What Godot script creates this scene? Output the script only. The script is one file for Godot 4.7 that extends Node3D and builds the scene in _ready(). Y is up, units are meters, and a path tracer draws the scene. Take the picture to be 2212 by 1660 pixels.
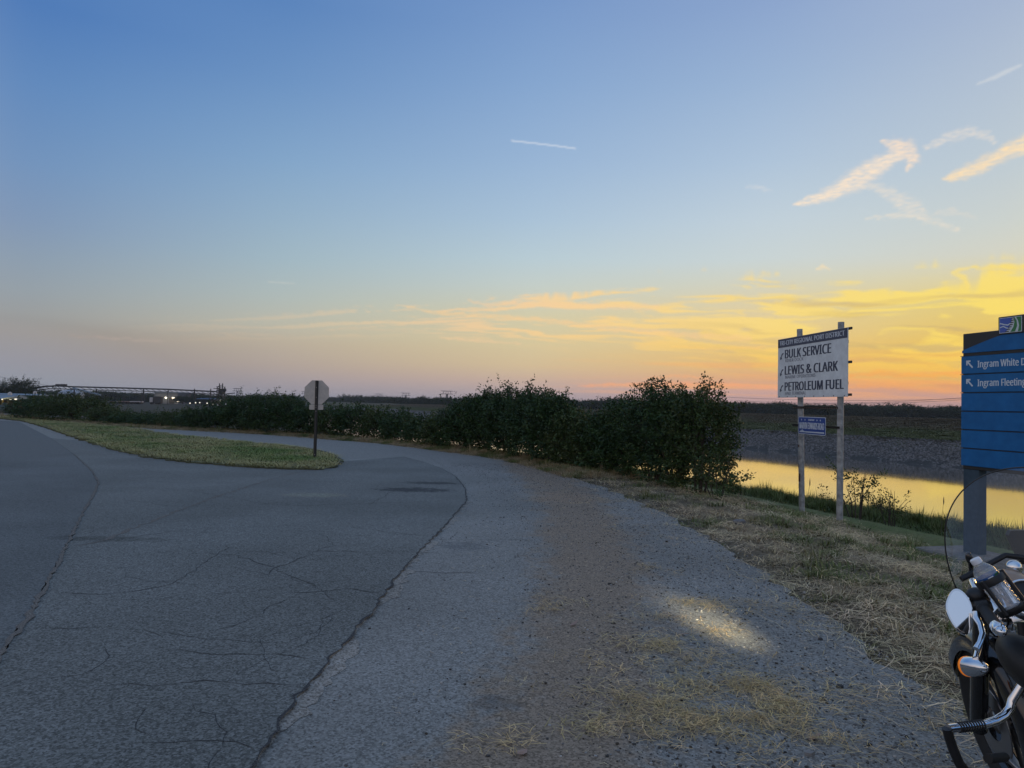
extends Node3D
# A road junction by a canal at dusk. Pixel numbers are of the photograph scaled to 2212 x 1660.

const FPX := 1534.0
const EYE := Vector3(0, 1.6, 0)
const WATER_Y := -4.4
const SUN_AZ := 50.0
var cam_basis: Basis
var M := {}
var used := {}
var rng := RandomNumberGenerator.new()
var na := FastNoiseLite.new()
var nb := FastNoiseLite.new()
var edge := PackedVector2Array()      # outer edge of the pavement, canal side
var island := PackedVector2Array()

# ------------------------------------------------------------------ geometry helpers
class MB:
	var v := PackedVector3Array()
	var n := PackedVector3Array()
	var c := PackedColorArray()
	var idx := PackedInt32Array()
	var uv := PackedVector2Array()
	var col := Color.WHITE
	func tri(a: Vector3, b: Vector3, d: Vector3, p: Vector3, q: Vector3, r: Vector3) -> void:
		var k := v.size()
		v.append(a); v.append(b); v.append(d)
		n.append(p); n.append(q); n.append(r)
		c.append(col); c.append(col); c.append(col)
		uv.append(Vector2(a.x, a.z)); uv.append(Vector2(b.x, b.z)); uv.append(Vector2(d.x, d.z))
		if (b - a).cross(d - a).dot(p + q + r) > 0.0:
			idx.append(k); idx.append(k + 2); idx.append(k + 1)
		else:
			idx.append(k); idx.append(k + 1); idx.append(k + 2)
	func quad(a: Vector3, b: Vector3, d: Vector3, e: Vector3, nn: Vector3) -> void:
		tri(a, b, d, nn, nn, nn)
		tri(a, d, e, nn, nn, nn)
	func box(o: Vector3, s: Vector3, bs := Basis.IDENTITY, bevel := 0.0) -> void:
		var h := s * 0.5
		var g := minf(bevel, minf(h.x, minf(h.y, h.z)) * 0.9)
		for ax in 3:
			var ay := (ax + 1) % 3
			var az := (ax + 2) % 3
			for sg in [-1.0, 1.0]:
				var nn := Vector3.ZERO
				nn[ax] = sg
				var ps := []
				for k in [[-1, -1], [1, -1], [1, 1], [-1, 1]]:
					var p := Vector3.ZERO
					p[ax] = sg * h[ax]
					p[ay] = k[0] * (h[ay] - g)
					p[az] = k[1] * (h[az] - g)
					ps.append(o + bs * p)
				quad(ps[0], ps[1], ps[2], ps[3], bs * nn)
				if g > 0.0:
					for s2 in [-1.0, 1.0]:
						var m := Vector3.ZERO
						m[ax] = sg
						m[ay] = s2
						var q := []
						for k in [-1.0, 1.0]:
							var p1 := Vector3.ZERO
							p1[ax] = sg * h[ax]; p1[ay] = s2 * (h[ay] - g); p1[az] = k * (h[az] - g)
							var p2 := Vector3.ZERO
							p2[ax] = sg * (h[ax] - g); p2[ay] = s2 * h[ay]; p2[az] = k * (h[az] - g)
							q.append(o + bs * p1); q.append(o + bs * p2)
						quad(q[0], q[1], q[3], q[2], bs * m.normalized())
		if g > 0.0:
			for x in [-1.0, 1.0]:
				for y in [-1.0, 1.0]:
					for z in [-1.0, 1.0]:
						var a := o + bs * Vector3(x * h.x, y * (h.y - g), z * (h.z - g))
						var b := o + bs * Vector3(x * (h.x - g), y * h.y, z * (h.z - g))
						var d := o + bs * Vector3(x * (h.x - g), y * (h.y - g), z * h.z)
						var nn := bs * Vector3(x, y, z).normalized()
						tri(a, b, d, nn, nn, nn)
	func tube(pts: Array, rad: Variant, sides := 8, caps := true, closed := false) -> void:
		var cnt := pts.size()
		var rings := []
		var norms := []
		var up := Vector3.UP
		var t0: Vector3 = (pts[1] - pts[0]).normalized()
		if absf(t0.dot(up)) > 0.95:
			up = Vector3.RIGHT
		var side := t0.cross(up).normalized()
		for i in cnt:
			var t: Vector3
			if closed:
				t = (pts[(i + 1) % cnt] - pts[(i + cnt - 1) % cnt]).normalized()
			else:
				t = (pts[mini(i + 1, cnt - 1)] - pts[maxi(i - 1, 0)]).normalized()
			side = (side - t * side.dot(t)).normalized()
			var b := t.cross(side)
			var r: float = rad[i] if rad is Array else rad
			var ring := []
			var nr := []
			for k in sides:
				var w := TAU * k / sides
				var d := side * cos(w) + b * sin(w)
				ring.append(pts[i] + d * r)
				nr.append(d)
			rings.append(ring); norms.append(nr)
		for i in (cnt if closed else cnt - 1):
			var j := (i + 1) % cnt
			for k in sides:
				var l := (k + 1) % sides
				tri(rings[i][k], rings[i][l], rings[j][l], norms[i][k], norms[i][l], norms[j][l])
				tri(rings[i][k], rings[j][l], rings[j][k], norms[i][k], norms[j][l], norms[j][k])
		if caps and not closed:
			for e in [0, cnt - 1]:
				var o = e
				var d: Vector3 = (pts[0] - pts[1]).normalized() if e == 0 else (pts[cnt - 1] - pts[cnt - 2]).normalized()
				for k in sides:
					tri(pts[o], rings[o][k], rings[o][(k + 1) % sides], d, d, d)
	# profile: array of Vector2(radius, height) along axis; T places it (local y = axis)
	func lathe(profile: Array, T: Transform3D, sides := 20, sweep := TAU, start := 0.0) -> void:
		var m := profile.size()
		var nrm := []
		for i in m:
			var a: Vector2 = profile[maxi(i - 1, 0)]
			var b: Vector2 = profile[mini(i + 1, m - 1)]
			var d := b - a
			nrm.append(Vector2(d.y, -d.x).normalized())
		for k in sides:
			var w0 := start + sweep * k / sides
			var w1 := start + sweep * (k + 1) / sides
			var d0 := Vector3(cos(w0), 0, sin(w0))
			var d1 := Vector3(cos(w1), 0, sin(w1))
			for i in m - 1:
				var p: Vector2 = profile[i]
				var q: Vector2 = profile[i + 1]
				var A := T * (d0 * p.x + Vector3.UP * p.y)
				var B := T * (d1 * p.x + Vector3.UP * p.y)
				var C := T * (d1 * q.x + Vector3.UP * q.y)
				var D := T * (d0 * q.x + Vector3.UP * q.y)
				var n0: Vector2 = nrm[i]
				var n1: Vector2 = nrm[i + 1]
				var NA := T.basis * (d0 * n0.x + Vector3.UP * n0.y)
				var NB := T.basis * (d1 * n0.x + Vector3.UP * n0.y)
				var NC := T.basis * (d1 * n1.x + Vector3.UP * n1.y)
				var ND := T.basis * (d0 * n1.x + Vector3.UP * n1.y)
				NA = NA.normalized(); NB = NB.normalized(); NC = NC.normalized(); ND = ND.normalized()
				if p.x > 1e-5:
					tri(A, B, C, NA, NB, NC)
				if q.x > 1e-5:
					tri(A, C, D, NA, NC, ND)
	func ball(o: Vector3, s: Vector3, bs := Basis.IDENTITY, rows := 8, sides := 12) -> void:
		for i in rows:
			for k in sides:
				var ps := []
				var ns := []
				for e in [[0, 0], [0, 1], [1, 1], [1, 0]]:
					var f = PI * (i + e[0]) / rows
					var w = TAU * (k + e[1]) / sides
					var d := Vector3(sin(f) * cos(w), cos(f), sin(f) * sin(w))
					ps.append(o + bs * (d * s))
					ns.append((bs * (d / s)).normalized())
				if i > 0:
					tri(ps[0], ps[1], ps[2], ns[0], ns[1], ns[2])
				if i < rows - 1:
					tri(ps[0], ps[2], ps[3], ns[0], ns[2], ns[3])
	# flat outline (local xy) extruded along z from z0 to z1, placed by T
	func plate(poly: PackedVector2Array, z0: float, z1: float, T := Transform3D.IDENTITY) -> void:
		var ids := Geometry2D.triangulate_polygon(poly)
		for i in range(0, ids.size(), 3):
			var a := poly[ids[i]]
			var b := poly[ids[i + 1]]
			var d := poly[ids[i + 2]]
			var f := T.basis.z.normalized()
			tri(T * Vector3(a.x, a.y, z1), T * Vector3(b.x, b.y, z1), T * Vector3(d.x, d.y, z1), f, f, f)
			tri(T * Vector3(a.x, a.y, z0), T * Vector3(b.x, b.y, z0), T * Vector3(d.x, d.y, z0), -f, -f, -f)
		var sg := -1.0 if Geometry2D.is_polygon_clockwise(poly) else 1.0
		for i in poly.size():
			var a := poly[i]
			var b := poly[(i + 1) % poly.size()]
			var e := (b - a)
			var nn := (T.basis * Vector3(e.y, -e.x, 0) * sg).normalized()
			quad(T * Vector3(a.x, a.y, z0), T * Vector3(b.x, b.y, z0), T * Vector3(b.x, b.y, z1), T * Vector3(a.x, a.y, z1), nn)
	func mesh() -> ArrayMesh:
		var arr := []
		arr.resize(Mesh.ARRAY_MAX)
		arr[Mesh.ARRAY_VERTEX] = v
		arr[Mesh.ARRAY_NORMAL] = n
		arr[Mesh.ARRAY_COLOR] = c
		arr[Mesh.ARRAY_TEX_UV] = uv
		arr[Mesh.ARRAY_INDEX] = idx
		var m := ArrayMesh.new()
		m.add_surface_from_arrays(Mesh.PRIMITIVE_TRIANGLES, arr)
		return m

func numbered(called: String) -> String:
	if not used.has(called):
		used[called] = 0
		return called
	used[called] += 1
	return "%s_%03d" % [called, used[called]]

func tag(o: Node3D, label := "", category := "", group := "", kind := "") -> Node3D:
	if label: o.set_meta("label", label)
	if category: o.set_meta("category", category)
	if group: o.set_meta("group", group)
	if kind: o.set_meta("kind", kind)
	return o

func thing(called: String, label: String, category: String, where := Vector3.ZERO, bs := Basis.IDENTITY, group := "") -> Node3D:
	var o := Node3D.new()
	o.name = numbered(called)
	add_child(o)
	o.transform = Transform3D(bs, where)
	tag(o, label, category, group)
	return o

func put(b: Variant, called: String, mat: Material, parent: Node = null) -> MeshInstance3D:
	var o := MeshInstance3D.new()
	o.mesh = b.mesh() if b is MB else b
	o.material_override = mat
	if parent == null:
		o.name = numbered(called)
		add_child(o)
	else:
		o.name = called
		parent.add_child(o, true)
	return o

func multi(called: String, mesh: Mesh, mat: Material, xf: Array, cols: Array, parent: Node = null) -> MultiMeshInstance3D:
	var mm := MultiMesh.new()
	mm.transform_format = MultiMesh.TRANSFORM_3D
	mm.use_colors = true
	mm.mesh = mesh
	mm.instance_count = xf.size()
	for i in xf.size():
		mm.set_instance_transform(i, xf[i])
		mm.set_instance_color(i, cols[i])
	var o := MultiMeshInstance3D.new()
	o.multimesh = mm
	o.material_override = mat
	if parent == null:
		o.name = numbered(called)
		add_child(o)
	else:
		o.name = called
		parent.add_child(o, true)
	return o

func lin(r: float, g: float, b: float) -> Color:
	return Color(r, g, b).linear_to_srgb()

func mat(c: Color, rough := 0.8, metal := 0.0, spec := 0.5) -> StandardMaterial3D:
	var m := StandardMaterial3D.new()
	m.albedo_color = c
	m.roughness = rough
	m.metallic = metal
	m.metallic_specular = spec
	return m

# ------------------------------------------------------------------ camera and ground maths
func ray(u: float, v: float) -> Vector3:
	return cam_basis * Vector3((u - 1106.0) / FPX, -(v - 830.0) / FPX, -1.0)

func at(u: float, v: float, depth: float) -> Vector3:
	return EYE + ray(u, v) * depth

func gp(u: float, v: float, y := 0.0) -> Vector3:
	var r := ray(u, v)
	return EYE + r * ((y - EYE.y) / r.y)

func g2(u: float, v: float) -> Vector2:
	var p := gp(u, v)
	return Vector2(p.x, p.z)

func canal_s(x: float, z: float) -> float:
	return 0.907 * x - 0.42 * z

func canal_t(x: float, z: float) -> float:
	return -0.42 * x - 0.907 * z

func canal_xz(s: float, t: float) -> Vector2:
	return Vector2(0.907 * s - 0.42 * t, -0.42 * s - 0.907 * t)

func pl(x: float, pts: Array) -> float:
	if x <= pts[0][0]: return pts[0][1]
	for i in range(1, pts.size()):
		if x < pts[i][0]:
			var k: float = (x - pts[i - 1][0]) / (pts[i][0] - pts[i - 1][0])
			return lerpf(pts[i - 1][1], pts[i][1], k)
	return pts[-1][1]

func outside(x: float, z: float) -> float:   # metres beyond the pavement's canal-side edge, negative on the pavement
	var p := Vector2(x, z)
	var best := 1e9
	var sg := 1.0
	for i in edge.size() - 1:
		var a := edge[i]
		var b := edge[i + 1]
		var q := Geometry2D.get_closest_point_to_segment(p, a, b)
		var d := q.distance_squared_to(p)
		if d < best:
			best = d
			sg = signf((b - a).cross(p - a))
	return sqrt(best) * sg

func height(x: float, z: float, rel := 1e9) -> float:
	var s := canal_s(x, z)
	if s > 31.0:
		return pl(s, [[31, -4.4], [40, -6.0], [70, -6.0], [78.5, -4.4], [86.5, -1.8], [106, -0.75], [126, 0.55], [134, 0.6], [170, -1.2], [9000, -1.2]])
	if rel > 1e8:
		rel = outside(x, z)
	if rel <= 0.0:
		return -0.05
	var r := minf(rel, 12.0)
	var w := r / (r + 31.0 - s)
	var yard := -1.7 * smoothstep(16.0, 70.0, rel) * smoothstep(0.0, -25.0, z)
	var y := yard + pl(w, [[0, 0], [0.06, -0.02], [0.174, -0.5], [0.45, -1.75], [0.62, -2.5], [1, -4.4]])
	return y - 0.05 + 0.07 * smoothstep(0.0, 0.35, rel) + na.get_noise_2d(x * 3.0, z * 3.0) * 0.05 * smoothstep(0.2, 1.5, rel)

func ground_at(x: float, z: float) -> Vector3:
	return Vector3(x, height(x, z), z)

# ------------------------------------------------------------------ sky
func rgb(r: int, g: int, b: int) -> Color:
	return Color8(r, g, b).srgb_to_linear()

func az_el(u: float, v: float) -> Vector2:
	var d := ray(u, v).normalized()
	return Vector2(rad_to_deg(atan2(d.x, -d.z)), rad_to_deg(asin(d.y)))

func make_sky() -> ImageTexture:
	# columns of measured colours: [u, [[v, r, g, b], ...]] in the photograph, without the clouds
	var read := [
		[2160, [[0, 164, 181, 208], [173, 178, 193, 211], [346, 190, 203, 212], [475, 203, 210, 207], [545, 212, 212, 198], [590, 222, 211, 168], [650, 228, 205, 122], [740, 234, 194, 92], [790, 240, 178, 84], [835, 230, 160, 104], [862, 204, 158, 146], [893, 180, 146, 142]]],
		[1659, [[0, 140, 165, 205], [173, 155, 180, 212], [346, 175, 196, 218], [475, 194, 209, 219], [560, 203, 213, 213], [610, 212, 211, 192], [660, 224, 208, 166], [720, 229, 203, 148], [770, 234, 193, 118], [820, 226, 172, 128], [848, 205, 164, 154], [885, 184, 154, 156]]],
		[1158, [[0, 119, 152, 200], [173, 134, 166, 207], [346, 153, 181, 213], [475, 171, 195, 216], [560, 186, 205, 213], [620, 198, 207, 200], [680, 212, 205, 172], [740, 216, 200, 158], [790, 213, 190, 152], [825, 200, 173, 158], [850, 180, 163, 164], [875, 166, 155, 162]]],
		[605, [[0, 92, 133, 188], [173, 110, 148, 195], [346, 132, 166, 201], [475, 150, 177, 199], [560, 162, 184, 195], [640, 176, 187, 184], [700, 187, 185, 169], [740, 186, 174, 156], [790, 177, 163, 154], [825, 164, 155, 159], [862, 150, 149, 162]]],
		[52, [[0, 79, 123, 183], [173, 97, 137, 188], [346, 114, 147, 188], [475, 129, 152, 182], [560, 141, 158, 175], [630, 150, 160, 167], [680, 155, 157, 157], [715, 149, 144, 141], [780, 137, 135, 143], [830, 118, 121, 132], [850, 112, 117, 130]]]]
	var cols := []   # [distance in azimuth from the sun, [[elevation, colour], ...]]
	for c in read:
		var rows := []
		var a := 0.0
		for e in c[1]:
			var q := az_el(c[0], e[0])
			a = SUN_AZ - q.x
			rows.push_front([q.y, rgb(e[1], e[2], e[3])])
		rows.append([46.0, rows[-1][1].lerp(rgb(128, 158, 202), 0.6)])
		rows.append([90.0, rgb(128, 158, 200)])
		cols.append([a, rows])
	var near_rows := []
	for e in [[0, 196, 150, 120], [2, 244, 182, 84], [6, 250, 206, 84], [10, 244, 220, 150], [16, 222, 222, 205], [26, 190, 203, 214], [46, 150, 174, 206], [90, 128, 158, 200]]:
		near_rows.append([float(e[0]), rgb(e[1], e[2], e[3])])
	cols.push_front([0.0, near_rows])
	for far in [[125.0, [[0, 140, 138, 146], [3, 162, 154, 160], [8, 194, 182, 183], [14, 192, 189, 196], [24, 172, 183, 203], [46, 140, 166, 204], [90, 128, 158, 200]]], [180.0, [[0, 162, 155, 160], [4, 204, 188, 187], [10, 236, 217, 210], [17, 228, 219, 217], [28, 200, 204, 214], [46, 155, 177, 208], [90, 128, 158, 200]]]]:
		var rows := []
		for e in far[1]:
			rows.append([float(e[0]), rgb(e[1], e[2], e[3])])
		cols.append([far[0], rows])
	var W := 4096
	var H := 2048
	var lw := 256
	var lh := 384    # rows of the upper half
	var small := Image.create(lw, lh, false, Image.FORMAT_RGBF)
	for j in lh:
		var el := 90.0 * (1.0 - (j + 0.5) / lh)
		var line := []
		for c in cols:
			var rows: Array = c[1]
			var got: Color = rows[0][1]
			if el >= rows[-1][0]:
				got = rows[-1][1]
			else:
				for i in range(1, rows.size()):
					if el < rows[i][0]:
						got = (rows[i - 1][1] as Color).lerp(rows[i][1], clampf((el - rows[i - 1][0]) / (rows[i][0] - rows[i - 1][0]), 0, 1))
						break
			line.append(got)
		for i in lw:
			var az := 360.0 * (i + 0.5) / lw - 180.0
			var d := absf(wrapf(az - SUN_AZ, -180.0, 180.0))
			var got: Color = line[-1]
			for k in range(1, cols.size()):
				if d < cols[k][0]:
					got = (line[k - 1] as Color).lerp(line[k], (d - cols[k - 1][0]) / (cols[k][0] - cols[k - 1][0]))
					break
			small.set_pixel(i, j, got)
	small.resize(128, 256, Image.INTERPOLATE_BILINEAR)
	small.resize(W, H / 2, Image.INTERPOLATE_CUBIC)
	var img := small
	var px := func(az: float, el: float) -> Vector2: return Vector2((az + 180.0) / 360.0 * W, (90.0 - el) / 180.0 * H)
	# cirrus: streaks that fan out towards the sun
	var f1 := FastNoiseLite.new(); f1.seed = 5; f1.frequency = 1.0; f1.fractal_octaves = 4; f1.fractal_gain = 0.5
	var f2 := FastNoiseLite.new(); f2.seed = 11; f2.frequency = 1.0; f2.fractal_octaves = 3
	var a0 := az_el(600, 640).x
	var x0 := int((-34.0 + 180.0) / 360.0 * W)
	var x1 := int((130.0 + 180.0) / 360.0 * W)
	var y0 := int((90.0 - 15.0) / 180.0 * H)
	for x in range(x0, x1):
		var az := 360.0 * (x + 0.5) / W - 180.0
		var d := absf(az - SUN_AZ)
		var az_m := SUN_AZ - d          # the far side of the sun mirrors the near one
		var top := pl(az_m, [[-34, 5.2], [-8, 7.8], [0, 9.0], [8, 10.2], [14, 10.4], [22, 10.4], [36, 10.0], [50, 9.8]])
		var low := pl(az_m, [[-34, 3.4], [-8, 5.4], [0, 5.0], [8, 4.2], [14, 3.4], [22, 2.2], [36, 1.5], [50, 1.2]])
		var amount := pl(az_m, [[-30, 0.0], [-14, 0.3], [-6, 0.7], [4, 1.0], [50, 1.0]])
		for y in range(y0, H / 2):
			var el := 90.0 - 180.0 * (y + 0.5) / H
			var q := (el - low) / (top - low)
			var base := img.get_pixel(x, y)
			if q > -0.1 and q < 1.15:
				var warp := f2.get_noise_2d(az * 0.09, el * 0.5) * 0.4
				var n1 := f1.get_noise_2d(az * 0.042 + warp * 0.2, q * 3.4 + warp + az * 0.012)
				var n2 := f1.get_noise_2d(az * 0.11 + 40.0 + warp, q * 11.0 + warp * 1.8)
				var ragged := 1.0 + 0.16 * f2.get_noise_2d(az * 0.28, 7.3) + 0.1 * f2.get_noise_2d(az * 0.9, 3.3)
				var fade := smoothstep(-0.1, 0.25, q) * smoothstep(ragged + 0.02, ragged - 0.16, q)
				var k := clampf((n1 * 1.5 + n2 * 0.95) * 2.1 + lerpf(0.12, 0.36, smoothstep(2, 30, az_m)), 0.0, 1.0) * fade * amount
				var hot := smoothstep(-8, 34, az_m)
				var tint := rgb(250, 208, 158).lerp(rgb(255, 226, 112), hot).lerp(rgb(250, 196, 84), smoothstep(0.55, 0.1, q) * hot * 0.75)
				base = base.lerp(tint, k * 0.82)
				# thin grey veils between the streaks, seen against the glow
				var g := clampf((f1.get_noise_2d(az * 0.04 + 90.0, q * 6.5 + warp) - 0.04) * 3.2, 0, 1) * fade * smoothstep(8, 30, az_m) * smoothstep(1.0, 0.6, q)
				base = base.lerp(rgb(206, 178, 122), g * 0.7)
			# low orange bars over the horizon
			if el < 4.6 and az_m > -2.0:
				var bar := f1.get_noise_2d(az * 0.045 + 300.0, el * 1.7 + 20.0 + az * 0.01)
				var k2 := clampf(bar * 3.2 - 0.1, 0, 1) * smoothstep(0.55, 1.3, el) * smoothstep(4.6, 2.6, el) * smoothstep(-2.0, 16.0, az_m)
				base = base.lerp(rgb(253, 178, 104), k2 * 0.5)
			img.set_pixel(x, y, base)
	# single wisps: points with half-widths in pixels of the photograph, colour, strength, grain
	var wisps := [
		[[[1105, 304, 0.8], [1150, 309, 1.0], [1200, 315, 0.9], [1243, 321, 0.4]], [240, 241, 243], 0.5, 0.0],
		[[[2112, 182, 1.5], [2150, 167, 3.5], [2185, 150, 3.0], [2206, 141, 2.0]], [226, 226, 224], 0.45, 0.2],
		[[[1716, 442, 2], [1752, 433, 8], [1800, 416, 13], [1850, 388, 19], [1895, 360, 17], [1938, 338, 10]], [255, 231, 203], 0.95, 0.75],
		[[[1908, 306, 4], [1932, 313, 11], [1958, 322, 15], [1974, 342, 11], [1962, 364, 5]], [255, 228, 200], 0.9, 0.75],
		[[[2034, 388, 2], [2070, 378, 9], [2110, 362, 13], [2150, 342, 11], [2190, 322, 13], [2240, 300, 17], [2330, 268, 12]], [255, 226, 182], 0.95, 0.7],
		[[[2002, 318, 4], [2048, 298, 9], [2088, 284, 9], [2128, 292, 6], [2150, 306, 4]], [242, 228, 212], 0.6, 0.9],
		[[[1836, 402, 3], [1890, 404, 7], [1930, 424, 12], [1968, 448, 15], [1990, 462, 9]], [240, 226, 208], 0.6, 0.95],
		[[[1872, 472, 2], [1920, 466, 5], [1975, 468, 5], [2030, 484, 6], [2068, 498, 3]], [240, 226, 206], 0.55, 0.95],
		[[[2000, 470, 3], [2050, 455, 5], [2110, 472, 3]], [235, 222, 205], 0.4, 0.9],
		[[[1612, 404, 2], [1640, 406, 4], [1668, 410, 2]], [235, 228, 222], 0.3, 0.8],
		[[[1766, 580, 2], [1778, 577, 5], [1792, 582, 2]], [255, 226, 176], 0.6, 0.5],
		[[[2110, 575, 2], [2072, 584, 4], [2060, 591, 4], [2084, 600, 5], [2092, 622, 3]], [255, 226, 120], 0.7, 0.4],
		[[[2100, 578, 2], [2160, 580, 6], [2260, 576, 7]], [255, 224, 110], 0.6, 0.6],
		[[[150, 726, 1.5], [230, 730, 3], [300, 735, 3], [352, 738, 1.5]], [186, 168, 158], 0.5, 0.6],
		[[[700, 714, 1.5], [760, 709, 3], [830, 713, 3], [880, 716, 1]], [214, 192, 162], 0.5, 0.6],
		[[[950, 730, 1], [1010, 735, 3], [1070, 739, 3], [1125, 742, 1]], [240, 204, 160], 0.6, 0.6],
		[[[580, 608, 1], [605, 611, 1.6], [635, 614, 1]], [206, 206, 198], 0.5, 0.3],
		[[[880, 664, 2], [940, 676, 4], [1040, 682, 5], [1160, 690, 5], [1300, 708, 6], [1450, 722, 6], [1620, 732, 6]], [252, 208, 150], 0.6, 0.6],
		[[[1010, 650, 2], [1060, 660, 5], [1090, 655, 5], [1240, 662, 7], [1420, 664, 6]], [250, 208, 160], 0.5, 0.7],
		[[[1250, 834, 1.5], [1320, 832, 3.5], [1420, 829, 4], [1560, 830, 4.5], [1680, 838, 4], [1760, 848, 2]], [252, 172, 122], 0.6, 0.55],
		[[[1390, 818, 1.5], [1460, 812, 3], [1540, 818, 2]], [250, 176, 120], 0.5, 0.6],
		[[[1450, 748, 1.5], [1540, 754, 3.5], [1650, 750, 3]], [255, 206, 118], 0.6, 0.6],
		[[[1830, 836, 3], [1920, 832, 6], [2020, 842, 5], [2120, 848, 5]], [253, 172, 100], 0.55, 0.5],
		[[[1830, 812, 3], [1900, 806, 6], [1990, 812, 5], [2100, 806, 5]], [255, 168, 84], 0.6, 0.6]]
	var fg := FastNoiseLite.new(); fg.seed = 21; fg.frequency = 1.0; fg.fractal_octaves = 3
	for wsp in wisps:
		var line := []
		var lo := Vector2(1e9, 1e9)
		var hi := -lo
		for e in wsp[0]:
			var q := az_el(e[0], e[1])
			var hw: float = e[2] * 0.0373
			line.append([q, hw])
			lo = lo.min(q - Vector2.ONE * (hw * 2.5 + 0.15))
			hi = hi.max(q + Vector2.ONE * (hw * 2.5 + 0.15))
		var tint := rgb(wsp[1][0], wsp[1][1], wsp[1][2])
		var p0: Vector2 = px.call(lo.x, hi.y)
		var p1: Vector2 = px.call(hi.x, lo.y)
		for y in range(int(p0.y), mini(int(p1.y) + 1, H / 2 - 1)):
			var el := 90.0 - 180.0 * (y + 0.5) / H
			for x in range(int(p0.x), int(p1.x) + 1):
				var az := 360.0 * (x + 0.5) / W - 180.0
				var gr: float = wsp[3]
				var jog := Vector2(fg.get_noise_2d(az * 1.1, el * 2.2), fg.get_noise_2d(az * 1.1 + 50.0, el * 2.2)) * gr * 0.24
				var p := Vector2(az, el) + jog
				var best := 0.0
				for i in line.size() - 1:
					var a: Vector2 = line[i][0]
					var b: Vector2 = line[i + 1][0]
					var t := clampf((p - a).dot(b - a) / (b - a).length_squared(), 0, 1)
					var w := lerpf(line[i][1], line[i + 1][1], t)
					var dd := p.distance_to(a.lerp(b, t)) / maxf(w, 0.050)
					best = maxf(best, smoothstep(1.5, 0.35, dd))
				if best > 0.0:
					var streak := 1.0 - gr * clampf(0.45 + 0.95 * fg.get_noise_2d(az * 0.7 + 7.0, (el - az * 0.12) * 7.0), 0, 1)
					img.set_pixel(x, y, img.get_pixel(x, y).lerp(tint, best * wsp[2] * streak))
	# whole sphere; the panorama's first column looks along -Z
	var all := Image.create(W, H, false, Image.FORMAT_RGBF)
	all.fill(rgb(88, 92, 98))
	all.blit_rect(img, Rect2i(W / 2, 0, W / 2, H / 2), Vector2i(0, 0))
	all.blit_rect(img, Rect2i(0, 0, W / 2, H / 2), Vector2i(W / 2, 0))
	return ImageTexture.create_from_image(all)

# ------------------------------------------------------------------ materials
func noise_tex(freq: float, lo: Color, hi: Color, sd: int, size := 512, kind := FastNoiseLite.TYPE_SIMPLEX_SMOOTH, oct := 4, mid := 0.5) -> NoiseTexture2D:
	var f := FastNoiseLite.new()
	f.seed = sd
	f.noise_type = kind
	f.frequency = freq
	f.fractal_octaves = oct
	var t := NoiseTexture2D.new()
	t.width = size
	t.height = size
	t.seamless = true
	t.noise = f
	var g := Gradient.new()
	g.set_color(0, lo)
	g.set_color(1, hi)
	g.add_point(mid, lo.lerp(hi, 0.5))
	t.color_ramp = g
	return t

func normal_tex(freq: float, sd: int, strength: float, size := 512, kind := FastNoiseLite.TYPE_SIMPLEX_SMOOTH, oct := 4) -> NoiseTexture2D:
	var t := noise_tex(freq, Color.BLACK, Color.WHITE, sd, size, kind, oct)
	t.color_ramp = null
	t.as_normal_map = true
	t.bump_strength = strength
	return t

func grainy(c: Color, spread: float, scale: float, freq: float, sd: int, rough := 0.9, big := 0.0, big_scale := 0.05) -> StandardMaterial3D:
	var m := mat(Color.WHITE, rough)
	m.metallic_specular = 0.35
	m.uv1_triplanar = true
	m.uv1_world_triplanar = true
	m.uv1_scale = Vector3.ONE * scale
	m.albedo_texture = noise_tex(freq, c.darkened(spread), c.lightened(spread * 0.6), sd)
	if big > 0.0:
		m.detail_enabled = true
		m.detail_blend_mode = BaseMaterial3D.BLEND_MODE_MUL
		m.detail_uv_layer = BaseMaterial3D.DETAIL_UV_2
		m.uv2_triplanar = true
		m.uv2_world_triplanar = true
		m.uv2_scale = Vector3.ONE * big_scale
		m.detail_albedo = noise_tex(0.012, Color(1, 1, 1).darkened(big), Color.WHITE, sd + 7, 512, FastNoiseLite.TYPE_SIMPLEX_SMOOTH, 5)
	return m

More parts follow.
